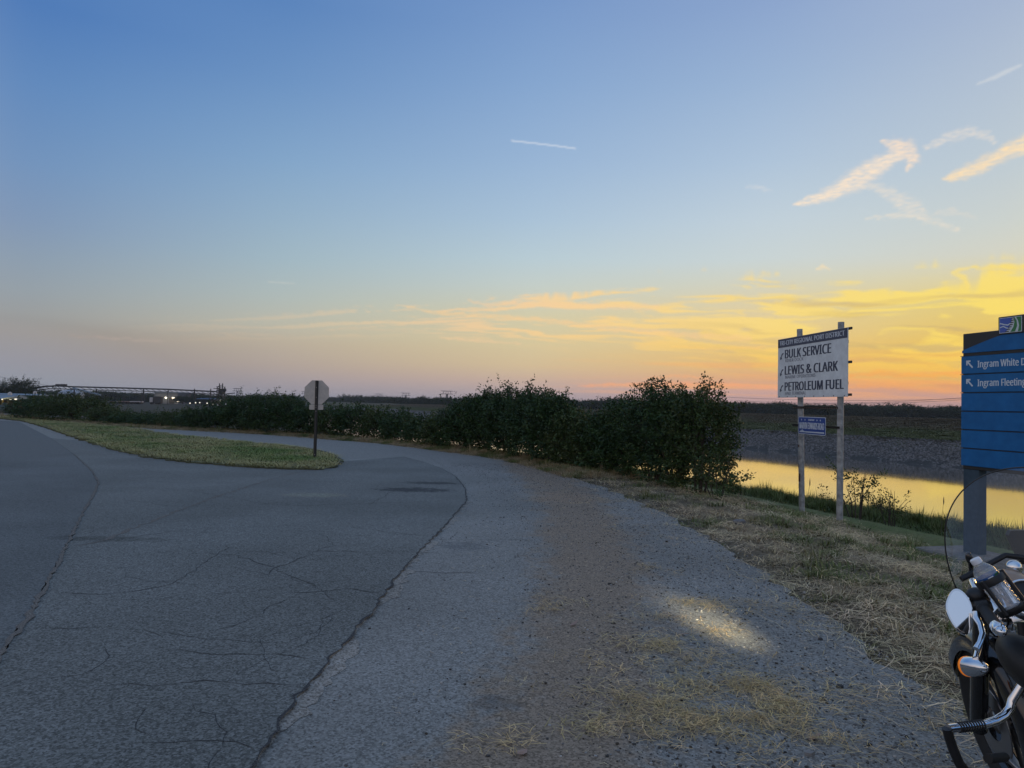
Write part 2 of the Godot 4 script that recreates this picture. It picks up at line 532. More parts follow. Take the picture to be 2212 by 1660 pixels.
func make_materials() -> void:
	M.ground = grainy(Color.WHITE, 0.28, 0.6, 0.05, 3, 1.0, 0.25, 0.11)
	M.ground.vertex_color_use_as_albedo = true
	M.grass = mat(Color.WHITE, 0.75, 0.0, 0.3)
	M.grass.vertex_color_use_as_albedo = true
	M.grass.backlight_enabled = true
	M.grass.backlight = Color(0.25, 0.25, 0.2)
	M.leaf = mat(Color.WHITE, 0.55, 0.0, 0.35)
	M.leaf.vertex_color_use_as_albedo = true
	M.leaf.backlight_enabled = true
	M.leaf.backlight = Color(0.3, 0.32, 0.2)
	M.far_leaf = mat(Color.WHITE, 0.9, 0.0, 0.2)
	M.far_leaf.vertex_color_use_as_albedo = true
	M.bark = grainy(lin(0.06, 0.045, 0.033), 0.3, 3.0, 0.03, 9)
	M.stone = mat(Color.WHITE, 0.9, 0.0, 0.3)
	M.stone.vertex_color_use_as_albedo = true
	M.straw = mat(Color.WHITE, 0.7, 0.0, 0.35)
	M.straw.vertex_color_use_as_albedo = true
	M.sand = grainy(lin(0.31, 0.265, 0.22), 0.35, 0.8, 0.2, 31, 1.0)
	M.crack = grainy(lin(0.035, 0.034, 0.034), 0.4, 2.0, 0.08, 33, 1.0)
	M.crack_sand = grainy(lin(0.17, 0.145, 0.12), 0.4, 2.0, 0.06, 35, 1.0)
	M.white_paint = grainy(lin(0.62, 0.64, 0.66), 0.06, 1.5, 0.02, 41, 0.5, 0.12, 0.6)
	M.sign_white = grainy(lin(0.84, 0.87, 0.88), 0.04, 1.2, 0.02, 42, 0.55, 0.10, 0.7)
	M.sign_navy = mat(lin(0.055, 0.06, 0.10), 0.5)
	M.sign_small_ink = mat(lin(0.13, 0.14, 0.19), 0.5)
	M.sign_ink = mat(lin(0.03, 0.035, 0.07), 0.5)
	M.sign_text_white = mat(lin(0.62, 0.66, 0.72), 0.5)
	M.post_white = grainy(lin(0.56, 0.56, 0.55), 0.10, 2.0, 0.02, 43, 0.5, 0.35, 1.3)
	M.rust = grainy(lin(0.12, 0.05, 0.03), 0.4, 6.0, 0.05, 44, 0.9)
	M.dark_steel = mat(lin(0.05, 0.045, 0.04), 0.6, 0.3)
	M.plate_blue = mat(lin(0.03, 0.075, 0.30), 0.4)
	M.panel_blue = grainy(lin(0.011, 0.15, 0.42), 0.06, 0.8, 0.02, 45, 0.42, 0.12, 0.5)
	M.panel_blue2 = grainy(lin(0.017, 0.165, 0.43), 0.06, 0.8, 0.02, 46, 0.42, 0.12, 0.5)
	M.panel_black = mat(lin(0.022, 0.022, 0.022), 0.45)
	M.logo_blue = mat(lin(0.06, 0.12, 0.45), 0.4)
	M.logo_green = mat(lin(0.04, 0.20, 0.06), 0.4)
	M.logo_white = mat(lin(0.6, 0.66, 0.7), 0.4)
	M.post_blue = grainy(lin(0.04, 0.07, 0.10), 0.1, 1.0, 0.02, 47, 0.5)
	M.panel_text = mat(lin(0.62, 0.68, 0.74), 0.4)
	M.alu = grainy(lin(0.66, 0.57, 0.50), 0.06, 1.5, 0.02, 48, 0.45, 0.10, 0.9)
	M.alu.metallic = 0.0
	M.concrete = grainy(lin(0.26, 0.25, 0.24), 0.2, 1.2, 0.04, 49, 0.95, 0.25, 0.4)
	M.black = mat(lin(0.012, 0.012, 0.013), 0.5)
	M.black_gloss = mat(lin(0.010, 0.010, 0.011), 0.12)
	M.black_gloss.clearcoat_enabled = true
	M.black_gloss.clearcoat = 0.6
	M.black_gloss.clearcoat_roughness = 0.05
	M.rubber = mat(lin(0.018, 0.018, 0.018), 0.75)
	M.leather = mat(lin(0.014, 0.014, 0.014), 0.5)
	M.chrome = mat(lin(0.75, 0.77, 0.80), 0.06, 1.0)
	M.steel = mat(lin(0.30, 0.30, 0.31), 0.35, 0.9)
	M.mirror = mat(lin(0.88, 0.9, 0.92), 0.02, 1.0)
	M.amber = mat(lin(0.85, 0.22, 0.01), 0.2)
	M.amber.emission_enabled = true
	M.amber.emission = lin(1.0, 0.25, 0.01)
	M.amber.emission_energy_multiplier = 0.3  # faint emission stands in for sunset glow reflected in the lens
	M.lamp = mat(Color.WHITE, 0.3)
	M.lamp.emission_enabled = true
	M.lamp.emission = Color(1.0, 0.95, 0.82)
	M.lamp.emission_energy_multiplier = 1.0
	M.screen_glass = mat(Color(0.52, 0.46, 0.38, 0.18), 0.02)
	M.screen_glass.transparency = BaseMaterial3D.TRANSPARENCY_ALPHA
	M.tan_reflection = mat(lin(0.30, 0.21, 0.15), 0.35)  # tan stands in for orange sky reflected in a chrome cowl
	M.pet = mat(Color(0.95, 0.97, 1.0, 0.16), 0.08)
	M.pet.transparency = BaseMaterial3D.TRANSPARENCY_ALPHA
	M.water_in = mat(Color(0.93, 0.96, 1.0, 0.10), 0.02)
	M.water_in.refraction_enabled = true
	M.water_in.refraction_scale = 0.033
	M.cap_white = mat(lin(0.72, 0.74, 0.78), 0.4)
	M.label_blue = mat(lin(0.02, 0.09, 0.30), 0.35)
	M.label_green = mat(lin(0.03, 0.12, 0.05), 0.35)
	M.label_white = mat(lin(0.62, 0.66, 0.7), 0.4)
	# water of the canal
	var w := mat(lin(0.030, 0.034, 0.028), 0.04, 0.0, 1.0)
	w.clearcoat_enabled = true
	w.clearcoat = 1.0
	w.clearcoat_roughness = 0.05
	w.normal_enabled = true
	w.normal_texture = normal_tex(0.02, 71, 6.0, 1024, FastNoiseLite.TYPE_SIMPLEX_SMOOTH, 5)
	w.normal_scale = 0.05
	w.uv1_triplanar = true
	w.uv1_world_triplanar = true
	w.uv1_scale = Vector3(0.10, 0.10, 0.10)
	M.water = w
	# far works
	M.iron = grainy(lin(0.05, 0.045, 0.042), 0.2, 0.5, 0.02, 61, 0.8)
	M.roof_blue = grainy(lin(0.20, 0.26, 0.32), 0.1, 0.3, 0.02, 62, 0.6)
	M.shed_grey = grainy(lin(0.12, 0.13, 0.15), 0.1, 0.2, 0.02, 63, 0.8)
	M.dome_white = grainy(lin(0.34, 0.37, 0.42), 0.08, 0.1, 0.02, 64, 0.7)
	M.pinkish = grainy(lin(0.34, 0.22, 0.17), 0.15, 0.3, 0.03, 65, 0.8)
	M.pale = grainy(lin(0.55, 0.50, 0.47), 0.1, 0.3, 0.03, 66, 0.8)
	M.ochre = grainy(lin(0.16, 0.12, 0.03), 0.2, 0.5, 0.03, 67, 0.8)
	M.tank_green = grainy(lin(0.05, 0.065, 0.05), 0.2, 0.5, 0.03, 68, 0.6)
	M.far_blue = grainy(lin(0.05, 0.09, 0.16), 0.1, 0.1, 0.02, 69, 0.7)
	M.wire = mat(lin(0.05, 0.05, 0.055), 0.7)

func asphalt(c: Color, spread: float, sd: int, macro: Texture2D) -> StandardMaterial3D:
	var m := mat(Color.WHITE, 0.88)
	m.metallic_specular = 0.4
	m.uv1_triplanar = true
	m.uv1_world_triplanar = true
	m.uv1_scale = Vector3.ONE * 0.55
	# exposed aggregate: each stone its own tone
	var f := FastNoiseLite.new()
	f.seed = sd
	f.noise_type = FastNoiseLite.TYPE_CELLULAR
	f.cellular_return_type = FastNoiseLite.RETURN_CELL_VALUE
	f.cellular_jitter = 1.0
	f.frequency = 0.15
	f.fractal_type = FastNoiseLite.FRACTAL_FBM
	f.fractal_octaves = 2
	f.fractal_gain = 0.6
	var grain := NoiseTexture2D.new()
	grain.width = 1024
	grain.height = 1024
	grain.seamless = true
	grain.seamless_blend_skirt = 0.05
	grain.noise = f
	var ramp := Gradient.new()
	ramp.set_color(0, c.darkened(spread))
	ramp.set_color(1, c.lightened(spread * 0.75))
	ramp.add_point(0.5, c)
	grain.color_ramp = ramp
	m.albedo_texture = grain
	m.detail_enabled = true
	m.detail_blend_mode = BaseMaterial3D.BLEND_MODE_MUL
	m.detail_uv_layer = BaseMaterial3D.DETAIL_UV_2
	m.uv2_triplanar = true
	m.uv2_world_triplanar = true
	m.uv2_scale = Vector3.ONE / 40.0
	m.uv2_offset = Vector3(0.5, 0.5, 0.5)
	m.detail_albedo = macro
	return m

# dirt, stains and worn patches on the pavement: 40 m square map, centred on the origin
func make_macro() -> ImageTexture:
	var S := 2048
	var per := 40.0 / S
	var bytes := PackedByteArray()
	bytes.resize(S * S * 3)
	bytes.fill(228)
	var f := FastNoiseLite.new(); f.seed = 77; f.frequency = 1.0; f.fractal_octaves = 4
	var dirt := []
	for e in [[1130, 1000, 0.7], [1185, 1035, 0.65], [1240, 1090, 0.6], [1270, 1160, 0.55], [1285, 1250, 0.5], [1275, 1350, 0.5], [1245, 1450, 0.5], [1210, 1560, 0.5], [1160, 1700, 0.5], [1080, 1900, 0.5]]:
		var p := g2(e[0], e[1])
		dirt.append([p, e[2]])
	var spots := []   # [centre, half-length along x, along z, tint, strength]
	for e in [[895, 1061, 0.62, 0.30, [0.5, 0.5, 0.53], 0.8], [935, 1046, 0.5, 0.22, [0.5, 0.5, 0.52], 0.7], [680, 1072, 0.5, 0.25, [1.25, 1.15, 1.05], 0.8], [1080, 1520, 0.13, 0.10, [0.66, 0.67, 0.69], 0.5], [1215, 1075, 0.8, 0.7, [1.12, 1.06, 1.0], 0.5], [235, 1168, 0.6, 0.14, [0.66, 0.66, 0.64], 0.6], [1000, 1180, 0.25, 0.25, [0.7, 0.72, 0.75], 0.5]]:
		spots.append([g2(e[0], e[1]), e[2], e[3], e[4], e[5]])
	var i0 := int(S * 0.5 - 12.0 / per)
	var i1 := int(S * 0.5 + 9.0 / per)
	var j0 := int(S * 0.5 - 19.8 / per)
	var j1 := int(S * 0.5 + 1.0 / per)
	for j in range(j0, j1):
		var z := (j + 0.5) * per - 20.0
		# nearest dirt line span for this row
		for i in range(i0, i1):
			var x := (i + 0.5) * per - 20.0
			var n1 := f.get_noise_2d(x * 0.35, z * 0.35)
			var r := 0.89 + n1 * 0.10
			var g := 0.89 + n1 * 0.10
			var b := 0.89 + n1 * 0.105
			var p := Vector2(x, z)
			if x > -2.0 and x < 6.0:
				var n2 := f.get_noise_2d(x * 2.2 + 30.0, z * 1.2)
				var n3 := f.get_noise_2d(x * 9.0, z * 9.0)
				var best := 99.0
				for k in dirt.size() - 1:
					var a: Vector2 = dirt[k][0]
					var c: Vector2 = dirt[k + 1][0]
					if z < maxf(a.y, c.y) + 1.2 and z > minf(a.y, c.y) - 1.2:
						best = minf(best, Geometry2D.get_closest_point_to_segment(p, a, c).distance_to(p) / dirt[k][1])
				if best < 2.2:
					var q := smoothstep(1.35, 0.45, best + n2 * 0.55 + n3 * 0.45)
					r = lerpf(r, 0.93, q * 0.9); g = lerpf(g, 0.83, q * 0.9); b = lerpf(b, 0.74, q * 0.9)
			for s in spots:
				var dx: float = (x - s[0].x) / s[1]
				var dz: float = (z - s[0].y) / s[2]
				var q2 := dx * dx + dz * dz
				if q2 < 3.0:
					var k2: float = smoothstep(1.7, 0.2, q2 + f.get_noise_2d(x * 5.0 + 9.0, z * 5.0) * 1.3 + f.get_noise_2d(x * 22.0, z * 22.0) * 0.8) * s[4]
					r *= lerpf(1.0, s[3][0], k2); g *= lerpf(1.0, s[3][1], k2); b *= lerpf(1.0, s[3][2], k2)
			var o := (j * S + i) * 3
			bytes[o] = int(clampf(r, 0, 1) * 255.0)
			bytes[o + 1] = int(clampf(g, 0, 1) * 255.0)
			bytes[o + 2] = int(clampf(b, 0, 1) * 255.0)
	# triplanar looks the texture up with v running along -z: rows as written match +z after Godot's flip
	var img := Image.create_from_data(S, S, false, Image.FORMAT_RGB8, bytes)
	return ImageTexture.create_from_image(img)

# ------------------------------------------------------------------ pavement
const FLAT := Transform3D(Basis(Vector3(1, 0, 0), Vector3(0, 0, 1), Vector3(0, 1, 0)), Vector3.ZERO)

func wobble(line: PackedVector2Array, step: float, amount: float, sd: float) -> PackedVector2Array:
	var out := PackedVector2Array()
	for i in line.size() - 1:
		var a := line[i]
		var b := line[i + 1]
		var k := maxi(1, int(a.distance_to(b) / step))
		for j in k:
			var p := a.lerp(b, float(j) / k)
			var nn := (b - a).normalized().orthogonal()
			out.append(p + nn * (na.get_noise_2d(p.x * 14.0 + sd, p.y * 14.0) + 0.9 * na.get_noise_2d(p.x * 60.0 + sd, p.y * 60.0)) * amount)
	out.append(line[-1])
	return out

func ribbon(line: PackedVector2Array, w0: float, w1: float, y: float, sd: float) -> MB:
	var b := MB.new()
	for i in line.size() - 1:
		var p := line[i]
		var q := line[i + 1]
		var d := (q - p).normalized().orthogonal()
		var e := d
		if i + 2 < line.size():
			e = (line[i + 2] - q).normalized().orthogonal()
		var wa := lerpf(w0, w1, clampf(0.5 + na.get_noise_2d(p.x * 20.0 + sd, p.y * 20.0) * 1.4, 0, 1)) * 0.5
		var wb := lerpf(w0, w1, clampf(0.5 + na.get_noise_2d(q.x * 20.0 + sd, q.y * 20.0) * 1.4, 0, 1)) * 0.5
		if i == 0: wa = 0.001
		if i == line.size() - 2: wb = 0.001
		var a1 := p + d * wa
		var a2 := p - d * wa
		var b1 := q + e * wb
		var b2 := q - e * wb
		b.quad(Vector3(a1.x, y, a1.y), Vector3(b1.x, y, b1.y), Vector3(b2.x, y, b2.y), Vector3(a2.x, y, a2.y), Vector3.UP)
	return b

func px_line(pts: Array) -> PackedVector2Array:
	var out := PackedVector2Array()
	for p in pts:
		out.append(g2(p[0], p[1]))
	return out

func ragged_edge() -> PackedVector2Array:
	var out := PackedVector2Array()
	for i in edge.size() - 1:
		var a := edge[i]
		var b := edge[i + 1]
		var step := clampf(a.length() * 0.02, 0.06, 0.6)
		var k := maxi(1, int(a.distance_to(b) / step))
		for j in k:
			var p := a.lerp(b, float(j) / k)
			var nn := (b - a).normalized().orthogonal()
			out.append(p + nn * (na.get_noise_2d(p.x * 3.0 + 3.0, p.y * 3.0) * 0.16 + na.get_noise_2d(p.x * 16.0, p.y * 16.0) * 0.06 + na.get_noise_2d(p.x * 50.0, p.y * 50.0) * 0.025))
	out.append(edge[-1])
	return out

func build_road() -> void:
	var macro := make_macro()
	M.asphalt_right = asphalt(lin(0.30, 0.288, 0.26), 0.36, 101, macro)
	M.asphalt_mid = asphalt(lin(0.195, 0.196, 0.178), 0.40, 105, macro)
	M.asphalt_left = asphalt(lin(0.165, 0.17, 0.162), 0.3, 109, macro)
	var road := Node3D.new()
	road.name = "road"
	add_child(road)
	tag(road, "", "", "", "structure")
	# base sheet: right lane, gravelly shoulder and the branch behind the grass island
	var poly := PackedVector2Array()
	poly.append_array(ragged_edge())
	poly.append(Vector2(-90, 60))
	var b := MB.new()
	b.plate(poly, -0.06, 0.0, FLAT)
	put(b, "right_lane", M.asphalt_right, road)
	# middle slab, a little higher, with a broken edge
	var j2 := px_line([[180, 2400], [380, 1960], [545, 1660], [610, 1560], [680, 1470], [740, 1400], [800, 1330], [850, 1260], [905, 1195], [960, 1140], [990, 1106], [1008, 1085], [1006, 1058], [985, 1032], [955, 1014], [915, 1000], [870, 988]])
	var j1 := px_line([[-700, 2400], [-150, 1660], [0, 1425], [60, 1340], [110, 1250], [150, 1170], [180, 1110], [205, 1065], [212, 1046], [198, 1020], [160, 984], [110, 948]])
	var j2w := wobble(j2, 0.06, 0.022, 11.0)
	var j1w := wobble(j1, 0.08, 0.015, 23.0)
	poly = PackedVector2Array()
	poly.append_array(j2w)
	poly.append(g2(725, 1000))
	poly.append(g2(560, 985))
	poly.append(g2(300, 965))
	var back := j1w.duplicate()
	back.reverse()
	poly.append_array(back)
	var slab := poly.duplicate()
	b = MB.new()
	b.plate(poly, -0.03, 0.018, FLAT)
	put(b, "middle_slab", M.asphalt_mid, road)
	# left sheet, newer and smoother
	poly = PackedVector2Array()
	for p in j1w:
		poly.append(p + Vector2(-0.012, 0))
	poly.append(g2(40, 912))
	poly.append(g2(-250, 900))
	poly.append(Vector2(-60, -30))
	poly.append(Vector2(-60, 20))
	b = MB.new()
	b.plate(poly, -0.03, 0.022, FLAT)
	put(b, "left_lane", M.asphalt_left, road)
	# sand drifted against the slab's edge
	b = MB.new()
	for i in j2w.size() - 1:
		var p := j2w[i]
		var q := j2w[i + 1]
		var dist := p.length()
		if p.y > 1.0: continue
		var w0 := 0.006 + 0.12 * clampf(0.35 + na.get_noise_2d(p.x * 2.5 + 5.0, p.y * 2.5) * 1.6 + na.get_noise_2d(p.x * 24.0, p.y * 24.0) * 1.1, 0.0, 1.0)
		var w1 := 0.006 + 0.12 * clampf(0.35 + na.get_noise_2d(q.x * 2.5 + 5.0, q.y * 2.5) * 1.6 + na.get_noise_2d(q.x * 24.0, q.y * 24.0) * 1.1, 0.0, 1.0)
		if dist > 12.0:
			w0 *= 0.5; w1 *= 0.5
		var d := Vector2(1, 0.35).normalized()
		var pa := p + d * w0
		var qa := q + d * w1
		b.quad(Vector3(p.x, 0.008, p.y), Vector3(q.x, 0.008, q.y), Vector3(qa.x, 0.003, qa.y), Vector3(pa.x, 0.003, pa.y), Vector3.UP)
	M.sand_grains = asphalt(lin(0.36, 0.32, 0.27), 0.42, 113, macro)
	put(b, "sand_strip", M.sand_grains, road)
	# dark ribbon along the slab's broken edge: joint dirt with shadow painted in
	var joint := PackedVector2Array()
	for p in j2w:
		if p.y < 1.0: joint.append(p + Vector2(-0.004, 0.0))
	put(ribbon(wobble(joint, 0.05, 0.02, 41.0), 0.003, 0.024, 0.0196, 17.0), "joint_dirt_shade", M.crack, road)
	# dirt in the joint of the left sheet
	put(ribbon(wobble(px_line([[-60, 1520], [0, 1425], [60, 1340], [110, 1250], [150, 1170], [180, 1110], [205, 1065], [212, 1046], [198, 1020], [160, 984]]), 0.07, 0.022, 4.0), 0.01, 0.055, 0.0262, 8.0), "joint_dirt", M.crack_sand, road)
	# open cracks
	var sandy := [
		[[160, 1184], [225, 1172], [300, 1140], [400, 1101], [470, 1075], [540, 1052], [610, 1031], [662, 1019]]]
	for c in sandy:
		put(ribbon(wobble(px_line(c), 0.1, 0.05, 6.0), 0.012, 0.075, 0.0202, 9.0), "crack", M.crack_sand, road)
	var cracks := [
		[[215, 1055], [330, 1057], [440, 1063]], [[265, 1083], [320, 1090], [372, 1098], [430, 1096]], [[160, 1183], [300, 1162], [400, 1148], [540, 1142], [640, 1140]],
		[[430, 1198], [515, 1205], [560, 1222], [600, 1238], [640, 1256], [685, 1273]], [[115, 1288], [200, 1290], [300, 1283], [360, 1268], [400, 1250], [445, 1218], [500, 1180]],
		[[600, 1290], [680, 1283], [750, 1280], [832, 1286]], [[745, 1138], [810, 1150], [860, 1156], [932, 1163]], [[655, 1195], [760, 1196], [916, 1197]],
		[[345, 1410], [420, 1416], [480, 1420], [590, 1420], [700, 1432]], [[80, 1366], [150, 1364], [212, 1360]], [[225, 1490], [330, 1486], [440, 1478], [530, 1485], [660, 1488]],
		[[285, 1618], [360, 1614], [425, 1608], [510, 1613], [550, 1628]], [[430, 1066], [560, 1090], [640, 1096], [760, 1092], [930, 1086]], [[700, 1160], [720, 1180], [650, 1210], [560, 1250]],
		[[800, 1092], [830, 1075], [850, 1063]], [[480, 1020], [560, 1030], [640, 1042], [720, 1044]], [[300, 1010], [330, 1022], [400, 1030]], [[240, 1035], [300, 1042], [420, 1046], [520, 1044]],
		[[870, 990], [790, 1000], [760, 1010]], [[470, 1370], [540, 1340], [620, 1300]], [[300, 1370], [330, 1376], [352, 1384]]]
	var k := 0
	for c in cracks:
		k += 1
		put(ribbon(wobble(px_line(c), 0.09, 0.05, k * 3.7), 0.003, 0.011, 0.0201 + 0.0002 * (k % 4), k * 1.3), "crack", M.crack, road)
	rng.seed = 31
	for c in 46:
		var o := g2(rng.randf_range(150, 900), rng.randf_range(1060, 1560))
		var dir := Vector2.RIGHT.rotated(rng.randfn(0, 0.5) if rng.randf() < 0.7 else rng.randf() * TAU)
		var line := PackedVector2Array([o])
		for j in rng.randi_range(5, 14):
			dir = dir.rotated(rng.randfn(0, 0.32))
			o += dir * rng.randf_range(0.06, 0.16)
			line.append(o)
		var inside := true
		for q in line:
			if not Geometry2D.is_point_in_polygon(q, slab): inside = false
		if not inside: continue
		put(ribbon(wobble(line, 0.05, 0.03, c * 2.1), 0.002, 0.006, 0.0192 + 0.0001 * (c % 6), c * 1.7), "crack", M.crack, road)
	var cracks2 := [[[1010, 1090], [1060, 1094], [1120, 1096]], [[935, 1165], [1010, 1168], [1090, 1166], [1180, 1170]], [[880, 1235], [960, 1238], [1040, 1240]], [[960, 1015], [1040, 1022], [1090, 1024]], [[800, 970], [880, 978], [930, 990], [962, 1010]], [[700, 962], [800, 972], [900, 982]]]
	for c in cracks2:
		k += 1
		put(ribbon(wobble(px_line(c), 0.09, 0.05, k * 3.7), 0.003, 0.010, 0.0042 + 0.0002 * (k % 4), k * 1.3), "crack", M.crack, road)
	# raised bitumen lip round the tip of the island
	var lip := wobble(px_line([[560, 961], [620, 967], [672, 974], [700, 980], [722, 988], [735, 998], [732, 1006]]), 0.2, 0.03, 2.0)
	var pts := []
	for p in lip:
		pts.append(Vector3(p.x, 0.02, p.y))
	b = MB.new()
	b.tube(pts, 0.055, 6)
	put(b, "bitumen_kerb", M.crack, road)

func build_ground() -> void:
	var b := MB.new()
	var rings := [0.0]
	var r := 0.8
	while r < 2600.0:
		rings.append(r)
		r *= 1.042 if r < 200.0 else 1.12
	var n_a := 300
	var idx := PackedInt32Array()
	var v := PackedVector3Array()
	var c := PackedColorArray()
	for i in rings.size():
		for k in n_a:
			var w := TAU * k / n_a
			var x: float = sin(w) * rings[i]
			var z: float = -cos(w) * rings[i]
			var rel := outside(x, z)
			v.append(Vector3(x, height(x, z, rel), z))
			var s := canal_s(x, z)
			var col := Color(0.11, 0.09, 0.06)
			if s < 31.0 and rel > 0.0:
				var q := minf(rel, 12.0) / (minf(rel, 12.0) + 31.0 - s)
				col = Color(0.27, 0.215, 0.145).lerp(Color(0.085, 0.10, 0.042), smoothstep(0.09, 0.17, q + 0.05 * nb.get_noise_2d(x * 6.0, z * 6.0)))
				if rel > 14.0 and z < -30.0:
					col = Color(0.07, 0.068, 0.05)
			elif s >= 31.0:
				col = Color(0.09, 0.09, 0.085)
				if s > 86.0: col = Color(0.11, 0.125, 0.05)
				if s > 108.0: col = Color(0.12, 0.105, 0.055)
				if s > 150.0: col = Color(0.07, 0.075, 0.035)
			c.append(col)
	var n := PackedVector3Array()
	n.resize(v.size())
	for i in rings.size() - 1:
		for k in n_a:
			var l := (k + 1) % n_a
			var p0 := i * n_a + k
			var p1 := i * n_a + l
			var p2 := (i + 1) * n_a + l
			var p3 := (i + 1) * n_a + k
			var nn := (v[p2] - v[p0]).cross(v[p3] - v[p1])
			if nn.y < 0.0: nn = -nn
			nn = nn.normalized()
			for p in [p0, p1, p2, p3]:
				n[p] += nn
			for t in [[p0, p1, p2], [p0, p2, p3]]:
				if (v[t[1]] - v[t[0]]).cross(v[t[2]] - v[t[0]]).y > 0.0:
					idx.append(t[0]); idx.append(t[2]); idx.append(t[1])
				else:
					idx.append(t[0]); idx.append(t[1]); idx.append(t[2])
	for i in n.size():
		n[i] = n[i].normalized() if n[i].length() > 0.0 else Vector3.UP
	b.v = v; b.n = n; b.c = c; b.idx = idx
	b.uv.resize(v.size())
	tag(put(b, "ground", M.ground), "", "", "", "structure")
	# canal
	b = MB.new()
	for i in 60:
		var t0 := -300.0 + 60.0 * i
		var a := canal_xz(27.0, t0)
		var d := canal_xz(27.0, t0 + 60.0)
		var e := canal_xz(82.0, t0 + 60.0)
		var f := canal_xz(82.0, t0)
		b.quad(Vector3(a.x, WATER_Y, a.y), Vector3(d.x, WATER_Y, d.y), Vector3(e.x, WATER_Y, e.y), Vector3(f.x, WATER_Y, f.y), Vector3.UP)
	tag(put(b, "canal_water", M.water), "", "", "", "structure")
	# grass island
	b = MB.new()
	b.plate(wobble(island, 0.15, 0.16, 5.0), -0.04, 0.045, FLAT)
	M.island_soil = grainy(lin(0.14, 0.14, 0.06), 0.3, 0.8, 0.05, 55, 1.0, 0.3, 0.2)
	tag(put(b, "grass_island", M.island_soil), "", "", "", "structure")

# ------------------------------------------------------------------ grass, straw, gravel
func tuft(blades: int, spread: float, lean: float, w: float, sd: int) -> ArrayMesh:
	var r := RandomNumberGenerator.new()
	r.seed = sd
	var b := MB.new()
	for i in blades:
		var a := r.randf() * TAU
		var o := Vector3(cos(a), 0, sin(a)) * spread * sqrt(r.randf())
		var d := Vector3(cos(a + r.randfn(0, 0.7)), 0, sin(a + r.randfn(0, 0.7)))
		var h := r.randf_range(0.5, 1.0)
		var le := lean * r.randf_range(0.3, 1.3)
		var side := Vector3(-d.z, 0, d.x) * w * r.randf_range(0.6, 1.2)
		var m := o + Vector3.UP * h * 0.55 + d * le * h * 0.35
		var t := o + Vector3.UP * h * (1.0 - 0.25 * le) + d * le * h
		var k := r.randf_range(0.75, 1.2)
		b.col = Color(k, k, k)
		var nn := d.cross(side).normalized()
		nn = (Vector3.UP * 0.6 - d * 0.4).normalized()
		b.tri(o - side, o + side, m + side * 0.7, nn, nn, nn)
		b.tri(o - side, m + side * 0.7, m - side * 0.7, nn, nn, nn)
		b.tri(m - side * 0.7, m + side * 0.7, t, nn, nn, nn)
	return b.mesh()

func straw_clump(strands: int, spread: float, length: float, w: float, lift: float, sd: int) -> ArrayMesh:
	var r := RandomNumberGenerator.new()
	r.seed = sd
	var b := MB.new()
	for i in strands:
		var a := r.randf() * TAU
		var o := Vector3(r.randfn(0, spread), r.randf() * lift, r.randfn(0, spread))
		var d := Vector3(cos(a), r.randfn(0, 0.06), sin(a)) * length * r.randf_range(0.3, 1.0) * 0.5
		var s := Vector3(-sin(a), 0, cos(a)) * w * r.randf_range(0.6, 1.3)
		var bend := s.normalized() * length * r.randfn(0, 0.06) + Vector3.UP * r.randf() * lift * 0.6
		var k := r.randf_range(0.6, 1.25)
		b.col = Color(k, k * r.randf_range(0.94, 1.02), k * r.randf_range(0.85, 1.05))
		b.quad(o - d - s, o - d + s, o + bend + s, o + bend - s, Vector3.UP)
		b.quad(o + bend - s, o + bend + s, o + d + s * 0.6, o + d - s * 0.6, Vector3.UP)
	return b.mesh()

func pebble(sd: int, rows := 4, sides := 6) -> ArrayMesh:
	var r := RandomNumberGenerator.new()
	r.seed = sd
	var b := MB.new()
	var pts := {}
	for i in rows + 1:
		for k in sides:
			var f := PI * i / rows
			var w := TAU * k / sides
			var d := Vector3(sin(f) * cos(w), cos(f), sin(f) * sin(w))
			if i == 0 or i == rows:
				d = Vector3(0, 1 if i == 0 else -1, 0)
				pts[[i, k]] = d * 0.85
			else:
				pts[[i, k]] = d * r.randf_range(0.72, 1.15)
	for i in rows:
		for k in sides:
			var l := (k + 1) % sides
			var q := [pts[[i, k]], pts[[i, l]], pts[[i + 1, l]], pts[[i + 1, k]]]
			var ctr: Vector3 = (q[0] + q[1] + q[2] + q[3]) / 4.0
			if i > 0:
				var nn: Vector3 = (q[1] - q[0]).cross(q[2] - q[0]).normalized()
				if nn.dot(ctr) < 0.0: nn = -nn
				b.tri(q[0], q[1], q[2], nn, nn, nn)
			if i < rows - 1:
				var nn: Vector3 = (q[2] - q[0]).cross(q[3] - q[0]).normalized()
				if nn.dot(ctr) < 0.0: nn = -nn
				b.tri(q[0], q[2], q[3], nn, nn, nn)
	return b.mesh()

func turned(o: Vector3, sx: float, sy: float, sz := -1.0) -> Transform3D:
	if sz < 0.0: sz = sx
	return Transform3D(Basis(Vector3.UP, rng.randf() * TAU) * Basis.from_scale(Vector3(sx, sy, sz)), o)

func shade(c: Color, k: float) -> Color:
	var q := 1.0 + rng.randf_range(-k, k)
	return Color(c.r * q * (1.0 + rng.randf_range(-0.08, 0.08)), c.g * q, c.b * q * (1.0 + rng.randf_range(-0.1, 0.1)))

